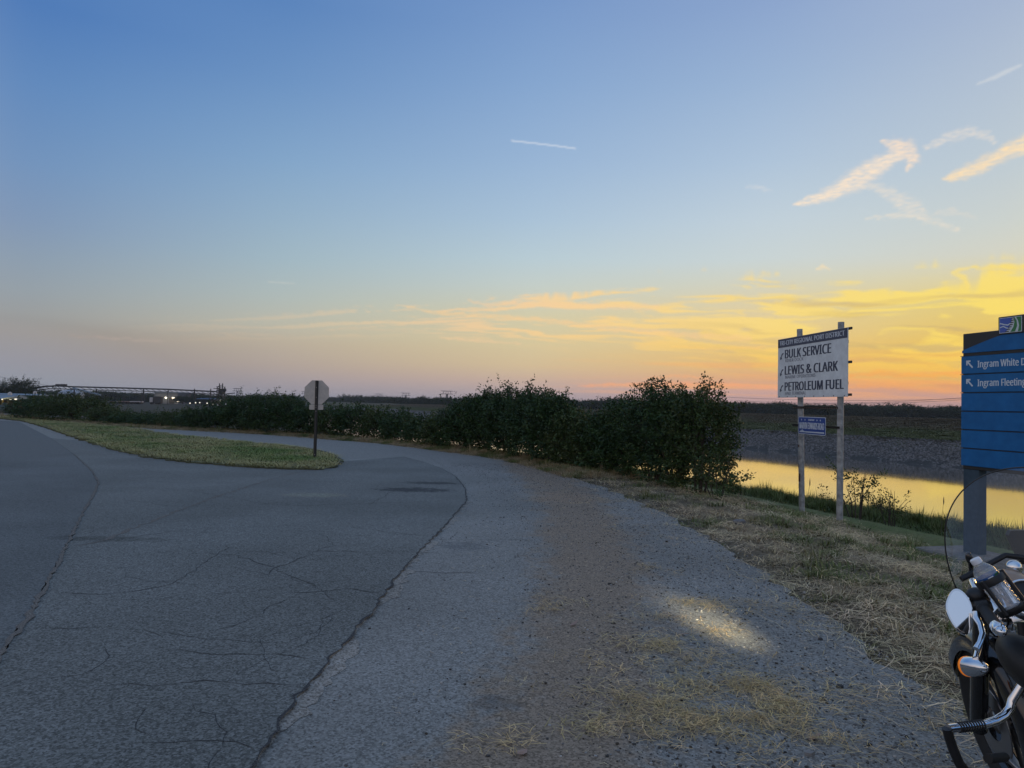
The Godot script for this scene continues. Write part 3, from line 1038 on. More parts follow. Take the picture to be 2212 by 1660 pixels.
func build_ground_cover() -> void:
	rng.seed = 4
	var dry := Color(0.46, 0.36, 0.20)
	var dead := Color(0.30, 0.22, 0.13)
	var green := Color(0.10, 0.145, 0.04)
	var olive := Color(0.21, 0.21, 0.075)
	# verge beside the shoulder: dry stalks, green patches
	var xf := []
	var cl := []
	var xs := []
	var cs := []
	var lens := []
	var total := 0.0
	for i in edge.size() - 1:
		var l := edge[i].distance_to(edge[i + 1])
		if edge[i].y > 1.0 or edge[i + 1].y < -60.0: l = 0.0
		total += l
		lens.append(l)
	for i in edge.size() - 1:
		if lens[i] <= 0.0: continue
		var a := edge[i]
		var b := edge[i + 1]
		var nn := Vector2(-(b - a).y, (b - a).x).normalized()
		var mid := (a + b) * 0.5
		var dist := mid.length()
		var dens := clampf(2900.0 / dist, 40.0, 700.0)
		var wide := 5.5 if dist < 16.0 else 2.0
		if dist >= 16.0: dens *= 2.4
		for k in int(lens[i] * dens):
			var t := rng.randf()
			var q := pow(rng.randf(), 1.3) * wide - 0.16
			var p := a.lerp(b, t) + nn * q
			var rel := outside(p.x, p.y)
			if rel < -0.18: continue
			var patch := nb.get_noise_2d(p.x * 7.0, p.y * 7.0) * 1.3
			var gn := smoothstep(-0.04, 0.24, patch + 0.10 * (q - 1.6)) 
			var thin := smoothstep(0.0, 0.5, rel)
			if rng.randf() > 0.7 + 0.3 * thin: continue
			var pos := Vector3(p.x, height(p.x, p.y, maxf(rel, 0.001)), p.y)
			var w := minf(rel, 12.0) / (minf(rel, 12.0) + 31.0 - canal_s(p.x, p.y))
			if w > 0.15 and dist < 16.0 and rng.randf() < smoothstep(0.15, 0.19, w): continue
			if rng.randf() < 0.42 * (1.0 - gn) + 0.08:
				var s := rng.randf_range(0.7, 1.4)
				xs.append(Transform3D(Basis(Vector3.UP, rng.randf() * TAU).scaled(Vector3(s, rng.randf_range(0.7, 1.6), s)), pos + Vector3.UP * 0.01))
				cs.append(shade(Color(0.72, 0.55, 0.33), 0.5))
				continue
			var h := rng.randf_range(0.035, 0.095) * (1.0 + 0.45 * gn) * (0.6 + 0.4 * thin)
			if dist > 16.0: h = rng.randf_range(0.09, 0.21)
			if rng.randf() < 0.012: h *= 2.4
			xf.append(turned(pos, rng.randf_range(0.10, 0.2) , h))
			var base := dry.lerp(dead, rng.randf()).lerp(green.lerp(olive, rng.randf()), gn)
			cl.append(shade(base, 0.25))
	var tm := tuft(20, 0.55, 0.95, 0.022, 5)
	tag(multi("verge_grass", tm, M.grass, xf, cl), "dry tufts and green patches along the gravel edge", "grass", "", "stuff")
	var sm := straw_clump(20, 0.10, 0.22, 0.0019, 0.035, 8)
	tag(multi("cut_hay", sm, M.straw, xs, cs), "cut hay lying over the verge beside the shoulder", "hay", "", "stuff")
	# mown slope down to the weeds
	xf = []; cl = []
	for k in 60000:
		var s := rng.randf_range(6.0, 21.0)
		var t := rng.randf_range(-4.0, 26.0)
		var p := canal_xz(s, t)
		if p.y > -3.0: continue
		var rel := outside(p.x, p.y)
		if rel < 1.0: continue
		var w := minf(rel, 12.0) / (minf(rel, 12.0) + 31.0 - s)
		if w < 0.14 or w > 0.55: continue
		if rng.randf() > smoothstep(0.14, 0.19, w): continue
		var pos := Vector3(p.x, height(p.x, p.y, rel), p.y)
		xf.append(turned(pos, rng.randf_range(0.14, 0.26), rng.randf_range(0.035, 0.07)))
		cl.append(shade(Color(0.12, 0.155, 0.05).lerp(Color(0.19, 0.18, 0.08), clampf(0.4 + nb.get_noise_2d(p.x * 5.0, p.y * 5.0) * 1.5, 0, 1) * 0.7), 0.2))
	tag(multi("mown_grass", tm, M.grass, xf, cl), "short mown green grass on the slope under the signs", "grass", "", "stuff")
	# tall weeds at the top of the canal bank
	xf = []; cl = []
	var weed := tuft(26, 0.6, 0.95, 0.03, 15)
	for k in 42000:
		var t := rng.randf_range(-10.0, 46.0)
		var s := rng.randf_range(12.0, 27.0)
		var p := canal_xz(s, t)
		if p.y > -2.0: continue
		var rel := outside(p.x, p.y)
		if rel < 2.0: continue
		var w := minf(rel, 12.0) / (minf(rel, 12.0) + 31.0 - s)
		if w < 0.51 or w > 0.74: continue
		var q := smoothstep(0.51, 0.57, w)
		if rng.randf() > 0.4 + q: continue
		var pos := Vector3(p.x, height(p.x, p.y, rel), p.y)
		var h := rng.randf_range(0.28, 0.62) * (0.5 + 0.75 * q) * (1.0 + 0.7 * nb.get_noise_2d(p.x * 5.0, p.y * 5.0))
		if rng.randf() < 0.03: h *= 1.5
		xf.append(turned(pos, rng.randf_range(0.25, 0.5), h))
		cl.append(shade(Color(0.075, 0.115, 0.032).lerp(Color(0.18, 0.13, 0.06), clampf(rng.randf() * 0.5 - 0.1 + 0.4 * smoothstep(0.6, 0.68, w), 0, 1)), 0.3))
	tag(multi("bank_weeds", weed, M.grass, xf, cl), "tall dark weeds along the top of the canal bank", "weeds", "", "stuff")
	# grass of the island
	xf = []; cl = []
	var lo := Vector2(1e9, 1e9)
	var hi := -lo
	for p in island:
		lo = lo.min(p); hi = hi.max(p)
	lo.x = maxf(lo.x, -42.0)
	for k in 60000:
		var p := Vector2(rng.randf_range(lo.x, hi.x), rng.randf_range(lo.y, hi.y))
		if p.y < -26.0 and rng.randf() < 0.5: continue
		if not Geometry2D.is_point_in_polygon(p, island): continue
		var n1 := nb.get_noise_2d(p.x * 2.2, p.y * 2.2) + 0.5 * nb.get_noise_2d(p.x * 9.0, p.y * 9.0)
		var far := 1e9
		for i in island.size() - 1:
			far = minf(far, Geometry2D.get_closest_point_to_segment(p, island[i], island[i + 1]).distance_squared_to(p))
		var dried := clampf(0.62 + n1 * 1.4 + smoothstep(0.8, 0.0, far) * 0.5, 0, 1)
		xf.append(turned(Vector3(p.x, 0.045, p.y), rng.randf_range(0.16, 0.3), rng.randf_range(0.05, 0.115)))
		cl.append(shade(Color(0.185, 0.25, 0.065).lerp(Color(0.50, 0.41, 0.19), dried * 0.8), 0.22))
	tag(multi("island_grass", tm, M.grass, xf, cl), "short green and yellowed grass on the island with the octagonal sign", "grass", "", "stuff")
	# straw blown over the shoulder
	xs = []; cs = []
	var heaps := [[1530, 1310, 0.42, 0.07, 110], [1610, 1308, 0.3, 0.05, 60], [1200, 1313, 0.14, 0.1, 40], [1420, 1232, 0.14, 0.07, 40], [1400, 1335, 0.22, 0.07, 40], [1425, 1395, 0.25, 0.12, 110], [1470, 1420, 0.22, 0.08, 100],
		[1520, 1470, 0.45, 0.14, 260], [1600, 1490, 0.35, 0.10, 180], [1660, 1520, 0.3, 0.10, 110], [1430, 1540, 0.35, 0.12, 200], [1560, 1560, 0.45, 0.12, 240], [1650, 1580, 0.3, 0.12, 120], [1480, 1575, 0.3, 0.1, 120], [1360, 1545, 0.16, 0.08, 60], [1700, 1545, 0.25, 0.1, 60], [1115, 1615, 0.12, 0.05, 24],
		[1240, 1042, 0.9, 0.3, 70], [1300, 1055, 0.7, 0.3, 60], [1330, 1085, 0.8, 0.35, 60], [1400, 1100, 0.7, 0.3, 60], [1420, 1130, 0.6, 0.25, 60], [1360, 1140, 0.4, 0.2, 30], [1460, 1160, 0.5, 0.2, 40], [1180, 1020, 0.7, 0.3, 30], [1960, 1545, 0.3, 0.12, 50], [2010, 1580, 0.3, 0.12, 60], [1560, 1365, 0.3, 0.2, 60]]
	for e in heaps:
		var o := g2(e[0], e[1])
		for k in int(e[4] * 0.36):
			var p := o + Vector2(rng.randfn(0, e[2] * 0.75), rng.randfn(0, e[3] * 1.4)).rotated(0.35)
			if nb.get_noise_2d(p.x * 22.0, p.y * 22.0) < 0.0 and rng.randf() < 0.85: continue
			if outside(p.x, p.y) > 0.3: continue
			var s := rng.randf_range(0.5, 1.0)
			xs.append(Transform3D(Basis(Vector3.UP, rng.randf() * TAU).scaled(Vector3(s, rng.randf_range(0.5, 1.3), s)), Vector3(p.x, 0.004 + rng.randf() * 0.012, p.y)))
			cs.append(shade(Color(0.66, 0.47, 0.22), 0.45))
	tag(multi("straw_heap", straw_clump(13, 0.06, 0.15, 0.0019, 0.016, 9), M.straw, xs, cs), "thin heaps of golden straw strewn on the shoulder", "straw", "", "stuff")
	# single stalks
	xs = []; cs = []
	var stalk := straw_clump(1, 0.0, 0.16, 0.0035, 0.004, 12)
	for k in 9000:
		var z := -rng.randf_range(2.0, 15.0)
		var x := rng.randf_range(-0.6, 4.6)
		var rel := outside(x, z)
		if rel > 0.05 or rel < -3.4 or rng.randf() > exp(rel * 0.45) + 0.06: continue
		var s := rng.randf_range(0.25, 0.95)
		xs.append(Transform3D(Basis(Vector3.UP, rng.randf() * TAU).scaled(Vector3.ONE * s), Vector3(x, 0.005, z)))
		cs.append(shade(Color(0.60, 0.47, 0.28), 0.45))
	tag(multi("straw_stalk", stalk, M.straw, xs, cs), "single straw stalks scattered over the gravel shoulder", "straw", "", "stuff")
	# gravel
	var pb := pebble(3, 3, 5)
	xf = []; cl = []
	for k in 90000:
		var z := -pow(rng.randf(), 1.5) * 17.0 - 2.0
		var x := rng.randf_range(-1.6, 4.8)
		var rel := outside(x, z)
		if rel > 0.35: continue
		var thick := smoothstep(-2.9, -1.0, rel + nb.get_noise_2d(x * 8.0, z * 8.0) * 1.2)
		if rng.randf() > 0.07 + 0.93 * thick: continue
		var s := 0.003 + 0.008 * pow(rng.randf(), 5.0)
		if rng.randf() < 0.004: s *= 2.2
		var g := pow(rng.randf(), 1.5) * 0.30 + 0.05
		var c := Color(g, g * 0.98, g * 0.95)
		if rng.randf() < 0.13: c = Color(0.07, 0.058, 0.046)
		if rng.randf() < 0.05: c = Color(0.45, 0.42, 0.38)
		var tr := turned(Vector3(x, s * 0.35, z), s, s * rng.randf_range(0.5, 0.8), s * rng.randf_range(0.7, 1.3))
		xf.append(tr)
		cl.append(c)
	tag(multi("gravel", pb, M.stone, xf, cl), "loose grey gravel and dark crumbs on the shoulder", "gravel", "", "stuff")
	# riprap on both banks
	xf = []; cl = []
	var rk := pebble(8, 4, 6)
	for k in 85000:
		var t := pow(rng.randf(), 1.8) * 420.0 + 20.0
		var s := rng.randf_range(76.5, 87.0)
		var p := canal_xz(s, t)
		var sz := rng.randf_range(0.05, 0.13) * (1.0 + t / 300.0)
		xf.append(turned(Vector3(p.x, height(p.x, p.y, 50.0) + sz * 0.1, p.y), sz, sz * 0.7, sz * rng.randf_range(0.7, 1.3)))
		var g := rng.randf_range(0.08, 0.21)
		cl.append(Color(g, g * 0.98, g * 0.97))
	tag(multi("riprap_bank", rk, M.stone, xf, cl), "grey riprap stones on the far bank of the canal", "riprap", "", "stuff")
	# grass of the far levee
	xf = []; cl = []
	for k in 26000:
		var t := pow(rng.randf(), 1.6) * 400.0 + 20.0
		var s := rng.randf_range(86.0, 128.0)
		var p := canal_xz(s, t)
		xf.append(turned(Vector3(p.x, height(p.x, p.y, 50.0), p.y), rng.randf_range(0.8, 1.6), rng.randf_range(0.12, 0.3)))
		cl.append(shade(Color(0.14, 0.155, 0.05).lerp(Color(0.18, 0.135, 0.075), smoothstep(98.0, 110.0, s + 12.0 * nb.get_noise_2d(p.x * 0.5, p.y * 0.5))), 0.2))
	tag(multi("levee_grass", tm, M.grass, xf, cl), "rough grass on the levee across the canal", "grass", "", "stuff")

# ------------------------------------------------------------------ bushes and trees
func foliage(w: float, h: float, d: float, n: int, leaf: float, sd: int, cols: Array, ragged := 0.35, low := 0.0, hollow := 0.45, shoots := 0.0) -> ArrayMesh:
	var r := RandomNumberGenerator.new()
	r.seed = sd
	var nz := FastNoiseLite.new()
	nz.seed = sd
	nz.frequency = 0.8
	var v := PackedVector3Array()
	var nr := PackedVector3Array()
	var c := PackedColorArray()
	var idx := PackedInt32Array()
	var per := 26
	for k in maxi(1, n / per):
		# a spray: a twig with leaves, rooted inside the crown
		var dir := Vector3(r.randfn(0, 1), r.randfn(0.12, 0.95), r.randfn(0, 1)).normalized()
		if dir.y < 0.0:      # low sprays spread out like a skirt
			var flat := Vector2(dir.x, dir.z).normalized() * sqrt(1.0 - dir.y * dir.y * 0.25)
			dir.x = flat.x; dir.z = flat.y
		var grow := 1.0 + ragged * nz.get_noise_3d(dir.x * 3.0, dir.y * 3.0, dir.z * 3.0) * 1.6
		var rad := (hollow + (1.0 - hollow) * pow(r.randf(), 0.6)) * grow
		var o := Vector3(dir.x * w * 0.5 * rad, h * (0.46 + low) + dir.y * h * 0.46 * rad, dir.z * d * 0.5 * rad)
		o.y = maxf(o.y, 0.03 * h)
		var ax := (Vector3(dir.x, dir.y * 0.5 + 0.55, dir.z) + Vector3(r.randfn(0, 0.35), r.randfn(0, 0.3), r.randfn(0, 0.35))).normalized()
		var ln := leaf * r.randf_range(3.0, 6.5)
		if dir.y > 0.55 and r.randf() < shoots:      # a shoot that stands out of the crown
			ln *= 1.6
			ax = (ax + Vector3.UP * 0.8).normalized()
		var base: Color = cols[r.randi() % cols.size()]
		var tint := r.randf_range(0.7, 1.25)
		for i in per:
			var t := (i + r.randf()) / per
			var p := o + ax * ln * t + Vector3(r.randfn(0, 1), r.randfn(0, 1), r.randfn(0, 1)) * leaf * 0.75 * (1.1 - 0.6 * t)
			if p.y < 0.0: continue
			var ld := (ax * 0.5 + Vector3(r.randfn(0, 1), r.randfn(0, 0.8), r.randfn(0, 1))).normalized()
			var lu := ld.cross(Vector3(r.randfn(0, 1), r.randfn(0, 1), r.randfn(0, 1))).normalized()
			var nn := ld.cross(lu)
			var l := leaf * r.randf_range(0.7, 1.25)
			var hw := l * 0.27
			var q := v.size()
			v.append(p); v.append(p + ld * l * 0.45 + lu * hw); v.append(p + ld * l); v.append(p + ld * l * 0.45 - lu * hw)
			var vc := Color(base.r * tint, base.g * tint, base.b * tint)
			for e in 4:
				nr.append(nn); c.append(vc)
			idx.append(q); idx.append(q + 1); idx.append(q + 2)
			idx.append(q); idx.append(q + 2); idx.append(q + 3)
	var ys := PackedFloat32Array()
	for p in v: ys.append(p.y)
	ys.sort()
	var fit := h / maxf(ys[int(ys.size() * 0.993)], 0.01)
	for i in v.size():
		v[i] = Vector3(v[i].x, v[i].y * fit, v[i].z)
	var arr := []
	arr.resize(Mesh.ARRAY_MAX)
	arr[Mesh.ARRAY_VERTEX] = v
	arr[Mesh.ARRAY_NORMAL] = nr
	arr[Mesh.ARRAY_COLOR] = c
	arr[Mesh.ARRAY_INDEX] = idx
	var m := ArrayMesh.new()
	m.add_surface_from_arrays(Mesh.PRIMITIVE_TRIANGLES, arr)
	return m

func stems(w: float, h: float, d: float, n: int, sd: int, thick := 0.025) -> MB:
	var r := RandomNumberGenerator.new()
	r.seed = sd
	var b := MB.new()
	for k in n:
		var a := TAU * (k + r.randf()) / n
		var o := Vector3(cos(a) * w * 0.07, -0.08, sin(a) * d * 0.07)
		var e := Vector3(cos(a) * w * r.randf_range(0.12, 0.4), h * r.randf_range(0.55, 0.9), sin(a) * d * r.randf_range(0.12, 0.4))
		var m := o.lerp(e, 0.5) + Vector3(r.randfn(0, 0.06), 0.08 * h, r.randfn(0, 0.06))
		b.tube([o, m, e], [thick, thick * 0.7, thick * 0.25], 5)
		for j in 2:
			var s := o.lerp(e, r.randf_range(0.4, 0.75))
			var f := s + Vector3(r.randfn(0, 0.2) * w, h * r.randf_range(0.1, 0.25), r.randfn(0, 0.2) * d)
			b.tube([s, s.lerp(f, 0.5) + Vector3.UP * 0.03, f], [thick * 0.5, thick * 0.4, thick * 0.12], 4)
	return b

func bush(label: String, pos: Vector3, w: float, h: float, d: float, n: int, leaf: float, sd: int, cols: Array, group := "", called := "bush", category := "bush", ragged := 0.35, hollow := 0.45) -> Node3D:
	var t := thing(called, label, category, pos, Basis.IDENTITY, group)
	put(stems(w, h, d, 6, sd, 0.012 * h), "stems", M.bark, t)
	put(foliage(w, h, d, n, leaf, sd, cols, ragged, 0.0, hollow, 0.05), "foliage", M.leaf, t)
	return t

func build_bushes() -> void:
	var dark := [Color(0.028, 0.058, 0.018), Color(0.036, 0.072, 0.022), Color(0.046, 0.080, 0.024), Color(0.030, 0.060, 0.026)]
	var warm := [Color(0.052, 0.080, 0.024), Color(0.040, 0.070, 0.020), Color(0.062, 0.082, 0.028)]
	# [u, v of the foot, v of the top, width in metres, leaves, 1 if more olive]
	var row := [
		[105, 908, 852, 5.2, 9000, 0], [165, 912, 849, 5.4, 9500, 1], [235, 916, 878, 3.0, 4200, 1], [285, 919, 889, 3.0, 4200, 0], [335, 922, 889, 3.0, 4200, 0], [390, 926, 884, 3.0, 4600, 1], [440, 930, 878, 2.8, 4600, 0],
		[485, 934, 862, 2.6, 5000, 0], [527, 937, 851, 2.5, 6000, 0], [575, 940, 850, 2.5, 6000, 0], [622, 944, 853, 2.4, 6000, 0], [668, 947, 868, 2.2, 5000, 0], [715, 951, 873, 2.1, 5000, 1], [765, 956, 874, 2.1, 5200, 0], [815, 961, 880, 2.0, 5000, 1], [862, 965, 884, 1.9, 5000, 0],
		[912, 969, 896, 1.8, 4200, 0], [955, 973, 893, 1.7, 4600, 1], [1000, 977, 864, 1.9, 8200, 0], [1050, 983, 845, 1.9, 9500, 0], [1100, 989, 838, 1.9, 9500, 0], [1150, 996, 839, 1.8, 9500, 0], [1192, 1004, 850, 1.5, 9500, 0], [1236, 1013, 884, 1.2, 6500, 1], [1278, 1023, 898, 1.2, 6000, 1], [1318, 1034, 884, 1.3, 8000, 0]]
	var sd := 100
	var feet := [[-200, 896], [60, 905], [330, 922], [480, 931], [590, 938], [699, 944], [818, 952], [903, 961], [988, 973], [1056, 979], [1125, 990], [1193, 1006], [1295, 1021], [1414, 1041], [1524, 1063], [1565, 1075]]
	for e in row:
		sd += 1
		var f := gp(e[0], pl(e[0], feet))
		var back = Vector2(f.x, f.z).normalized() * (0.1 + e[3] * 0.4)
		var p := ground_at(f.x + back.x, f.z + back.y)
		var r := ray(e[0], e[2])
		var k = (f.z + back.y) / r.z
		var top = EYE.y + r.y * k
		var h = top - p.y
		bush("low olive green bush in the row between the bend and the canal" if e[5] == 1 else "tall dark green bush in the row between the bend and the canal" if e[2] < 865 else "low dark green bush in the row between the bend and the canal", p, e[3] * 0.74, h, e[3] * 0.8, int(e[4] * 1.5), 0.055 + 0.0011 * absf(p.z), sd, warm if e[5] == 1 else dark, "low olive bushes along the outside of the bend" if e[5] == 1 else "tall dark bushes along the outside of the bend" if e[2] < 865 else "low dark bushes along the outside of the bend", "bush", "bush", 0.3)
	# the big bush at the end of the row is several bushes grown together
	for e in [[1354, 1046, 862, 1.05, 11000], [1412, 1058, 827, 1.25, 14000], [1462, 1070, 838, 1.15, 12000], [1512, 1082, 833, 1.05, 13000]]:
		sd += 1
		var f := gp(e[0], pl(e[0], feet))
		var back := Vector2(f.x, f.z).normalized() * 0.6
		var p := ground_at(f.x + back.x, f.z + back.y)
		var r := ray(e[0], e[2])
		var top := EYE.y + r.y * (p.z / r.z)
		bush("tall bushy thicket at the canal end of the row, with loose sprays on top", p, e[3] * 1.12, top - p.y, e[3] * 1.25, e[4], 0.062, sd, dark if e[0] < 1500 else warm, "thicket at the end of the row beside the white sign", "bush", "bush", 0.3)
	# loose shoots at its water side
	sd += 1
	var f2 := gp(1560, 1078)
	bush("loose open shrub with thin leafy shoots against the bright water", ground_at(f2.x + 0.05, f2.z - 0.5), 0.75, 1.0, 0.7, 1500, 0.055, sd, warm, "", "shrub", "shrub", 0.7, 0.2)
	# thin shrub between sign posts and water
	for e in [[1850, 17.6, 1.35, 1.55, 900, "sparse leafy shrub standing behind the right post of the white sign"], [1925, 17.4, 1.0, 1.15, 520, "small sparse shrub with upright shoots in the weeds behind the white sign"]]:
		sd += 1
		var r := ray(e[0], 1000)
		var q = EYE + r * e[1]
		bush(e[5], ground_at(q.x, q.z), e[2], e[3], e[2], e[4], 0.06, sd, warm, "", "shrub", "shrub", 0.8, 0.1)
	# a tall stalk or two in the weeds
	for e in [[2354, 1262, 0.9], [1745, 1120, 0.7]]:
		var r := ray(e[0] * 0.864 if e[0] > 2212 else e[0], 1000)
		var q := ground_at(r.x * 17.0, r.z * 17.0)
		var b := MB.new()
		b.tube([Vector3(0, -0.05, 0), Vector3(0.02, e[2] * 0.6, 0), Vector3(0.05, e[2], 0.02)], [0.005, 0.004, 0.003], 4)
		var t := thing("weed_stalk", "thin dry seed stalk standing up out of the bank weeds", "weed", q, Basis.IDENTITY, "dry seed stalks in the bank weeds")
		put(b, "stem", M.bark, t)
		b = MB.new()
		b.lathe([Vector2(0, -0.10), Vector2(0.009, -0.07), Vector2(0.013, -0.02), Vector2(0.009, 0.04), Vector2(0.004, 0.09), Vector2(0, 0.10)], Transform3D(Basis.IDENTITY, Vector3(0.05, e[2] + 0.02, 0.02)), 7)
		put(b, "seed_head", M.bark, t)

func far_tree_mesh(sd: int, n: int, leaf: float) -> ArrayMesh:
	return foliage(1.0, 1.0, 1.0, n, leaf, sd, [Color(0.030, 0.044, 0.020), Color(0.038, 0.052, 0.024), Color(0.045, 0.055, 0.026)], 0.3, 0.05, 0.3)

func build_far_trees() -> void:
	rng.seed = 9
	var kinds := [far_tree_mesh(301, 2000, 0.085), far_tree_mesh(302, 2000, 0.085), far_tree_mesh(303, 2000, 0.09)]
	for which in 3:
		var xf := []
		var cl := []
		for k in 520:
			# along the levee's land side, from the right edge of the view round to the left
			var az := rng.randf_range(-60.0, 62.0)
			var across := 0.907 * sin(deg_to_rad(az)) + 0.42 * cos(deg_to_rad(az))
			if across < 0.11: continue
			var r := maxf(rng.randf_range(430.0, 520.0) + 160.0 * smoothstep(5.0, -20.0, az), rng.randf_range(150.0, 172.0) / across)
			var x := sin(deg_to_rad(az)) * r
			var z := -cos(deg_to_rad(az)) * r
			if canal_s(x, z) < 145.0: continue
			var h := rng.randf_range(5.2, 7.4) * (1.0 + 0.25 * na.get_noise_1d(az * 3.0)) * (1.0 + 0.3 * smoothstep(520.0, 1100.0, r))
			if rng.randf() < 0.04: h *= 1.22
			xf.append(turned(Vector3(x, -1.6, z), h * rng.randf_range(1.1, 1.9), h))
			var q := rng.randf_range(0.8, 1.2)
			cl.append(Color(q, q, q))
		tag(multi("far_woodland", kinds[which], M.far_leaf, xf, cl), "dark band of far woodland beyond the levee across the canal", "woodland", "far woodland beyond the levee", "stuff")
	# woods behind the port
	for which in 2:
		var xf := []
		var cl := []
		for k in 330:
			var az := rng.randf_range(-64.0, -17.0)
			var r := rng.randf_range(560.0, 680.0)
			var h := rng.randf_range(5.0, 7.4)
			var x := sin(deg_to_rad(az)) * r
			var z := -cos(deg_to_rad(az)) * r
			xf.append(turned(Vector3(x, -2.5, z), h * rng.randf_range(1.1, 1.9), h))
			var q := rng.randf_range(0.8, 1.2)
			cl.append(Color(q, q, q))
		tag(multi("port_woodland", kinds[which], M.far_leaf, xf, cl), "dark wooded rise behind the conveyor and sheds", "woodland", "woods behind the port", "stuff")
	# the tall tree at the left edge
	for e in [[10, 868, 822, 210.0, 15.0, "large dark tree behind the open shed roofs"], [44, 868, 818, 215.0, 9.0, "round dark tree beside the large tree behind the shed roofs"], [395, 870, 855, 380.0, 9.0, "low dark tree beside the grey floodlit warehouse"]]:
		var r := ray(e[0], 850)
		var p = EYE + r * (e[3] / absf(r.z)) * 1.0
		var rt := ray(e[0], e[2])
		var top = EYE.y + rt.y * (p.z / rt.z)
		var t := thing("tree", e[5], "tree", Vector3(p.x, -1.5, p.z))
		var h = top + 1.5
		var b := MB.new()
		b.tube([Vector3(0, -0.3, 0), Vector3(0.1, h * 0.3, 0), Vector3(0, h * 0.7, 0.1)], [0.35, 0.28, 0.1], 7)
		for k in 5:
			var a := TAU * k / 5.0
			b.tube([Vector3(0, h * 0.3, 0), Vector3(cos(a) * h * 0.2, h * 0.5, sin(a) * h * 0.2), Vector3(cos(a) * h * 0.32, h * 0.7, sin(a) * h * 0.32)], [0.2, 0.12, 0.05], 5)
		put(b, "trunk", M.bark, t)
		put(foliage(e[4], h, e[4] * 0.8, 9000, 0.34, 330 + int(e[0]), [Color(0.022, 0.036, 0.014), Color(0.03, 0.045, 0.017)], 0.5, 0.06, 0.35), "crown", M.leaf, t)

# ------------------------------------------------------------------ signs
func text_mesh(t: String, serif := false) -> TextMesh:
	var f := SystemFont.new()
	f.font_names = PackedStringArray(["Droid Serif" if serif else "Droid Sans"])
	var m := TextMesh.new()
	m.font = f
	m.font_size = 48
	m.pixel_size = 0.01
	m.depth = 0.02
	m.curve_step = 1.0
	m.text = t
	m.horizontal_alignment = HORIZONTAL_ALIGNMENT_LEFT
	return m

# lettering whose capitals are cap metres high and whose line is width metres wide, baseline starting at (x, y, z)
func letters(t: String, x: float, y: float, z: float, width: float, cap: float, m: Material, parent: Node, bold := 0.0) -> void:
	var tm := text_mesh(t)
	var box := tm.get_aabb()
	var hb := text_mesh("H").get_aabb()
	var sx := width / box.size.x
	var sy := cap / hb.size.y
	var o := put(tm, "lettering", m, parent)
	o.transform = Transform3D(Basis.from_scale(Vector3(sx, sy, 0.1)), Vector3(x - box.position.x * sx, y - hb.position.y * sy, z))
	if bold > 0.0:
		for k in [-1.0, 1.0]:
			var p := put(tm, "lettering", m, parent)
			p.transform = o.transform
			p.position.x += bold * k
			p.position.z -= 0.0003 * (1.5 + k)

func arrow_down_left(parent: Node, x: float, y: float, z: float, s: float, m: Material) -> void:
	var b := MB.new()
	var poly := PackedVector2Array([Vector2(1.0, 1.0), Vector2(0.72, 0.95), Vector2(0.48, 0.80), Vector2(0.34, 0.58), Vector2(0.27, 0.40), Vector2(0.08, 0.46), Vector2(0.12, 0.0), Vector2(0.62, 0.22), Vector2(0.44, 0.33), Vector2(0.52, 0.52), Vector2(0.66, 0.68), Vector2(0.84, 0.78), Vector2(1.0, 0.80)])
	for i in poly.size():
		poly[i] *= s
	b.plate(poly, 0.0, 0.002, Transform3D(Basis.IDENTITY, Vector3(x, y, z)))
	put(b, "arrow", m, parent)

func arrow_up_left(parent: Node, x: float, y: float, z: float, s: float, m: Material) -> void:
	var b := MB.new()
	var poly := PackedVector2Array([Vector2(0, 1), Vector2(0.62, 1), Vector2(0.62, 0.80), Vector2(0.36, 0.80), Vector2(1.0, 0.14), Vector2(0.86, 0.0), Vector2(0.20, 0.66), Vector2(0.20, 0.38), Vector2(0, 0.38)])
	for i in poly.size():
		poly[i] *= s
	b.plate(poly, 0.0, 0.002, Transform3D(Basis.IDENTITY, Vector3(x, y, z)))
	put(b, "arrow", m, parent)

func rounded(w: float, h: float, r: float) -> PackedVector2Array:
	var out := PackedVector2Array()
	for c in [[w - r, r, -90], [w - r, h - r, 0], [r, h - r, 90], [r, r, 180]]:
		for k in 5:
			var a := deg_to_rad(c[2] + k * 22.5)
			out.append(Vector2(c[0] + cos(a) * r, c[1] + sin(a) * r))
	return out

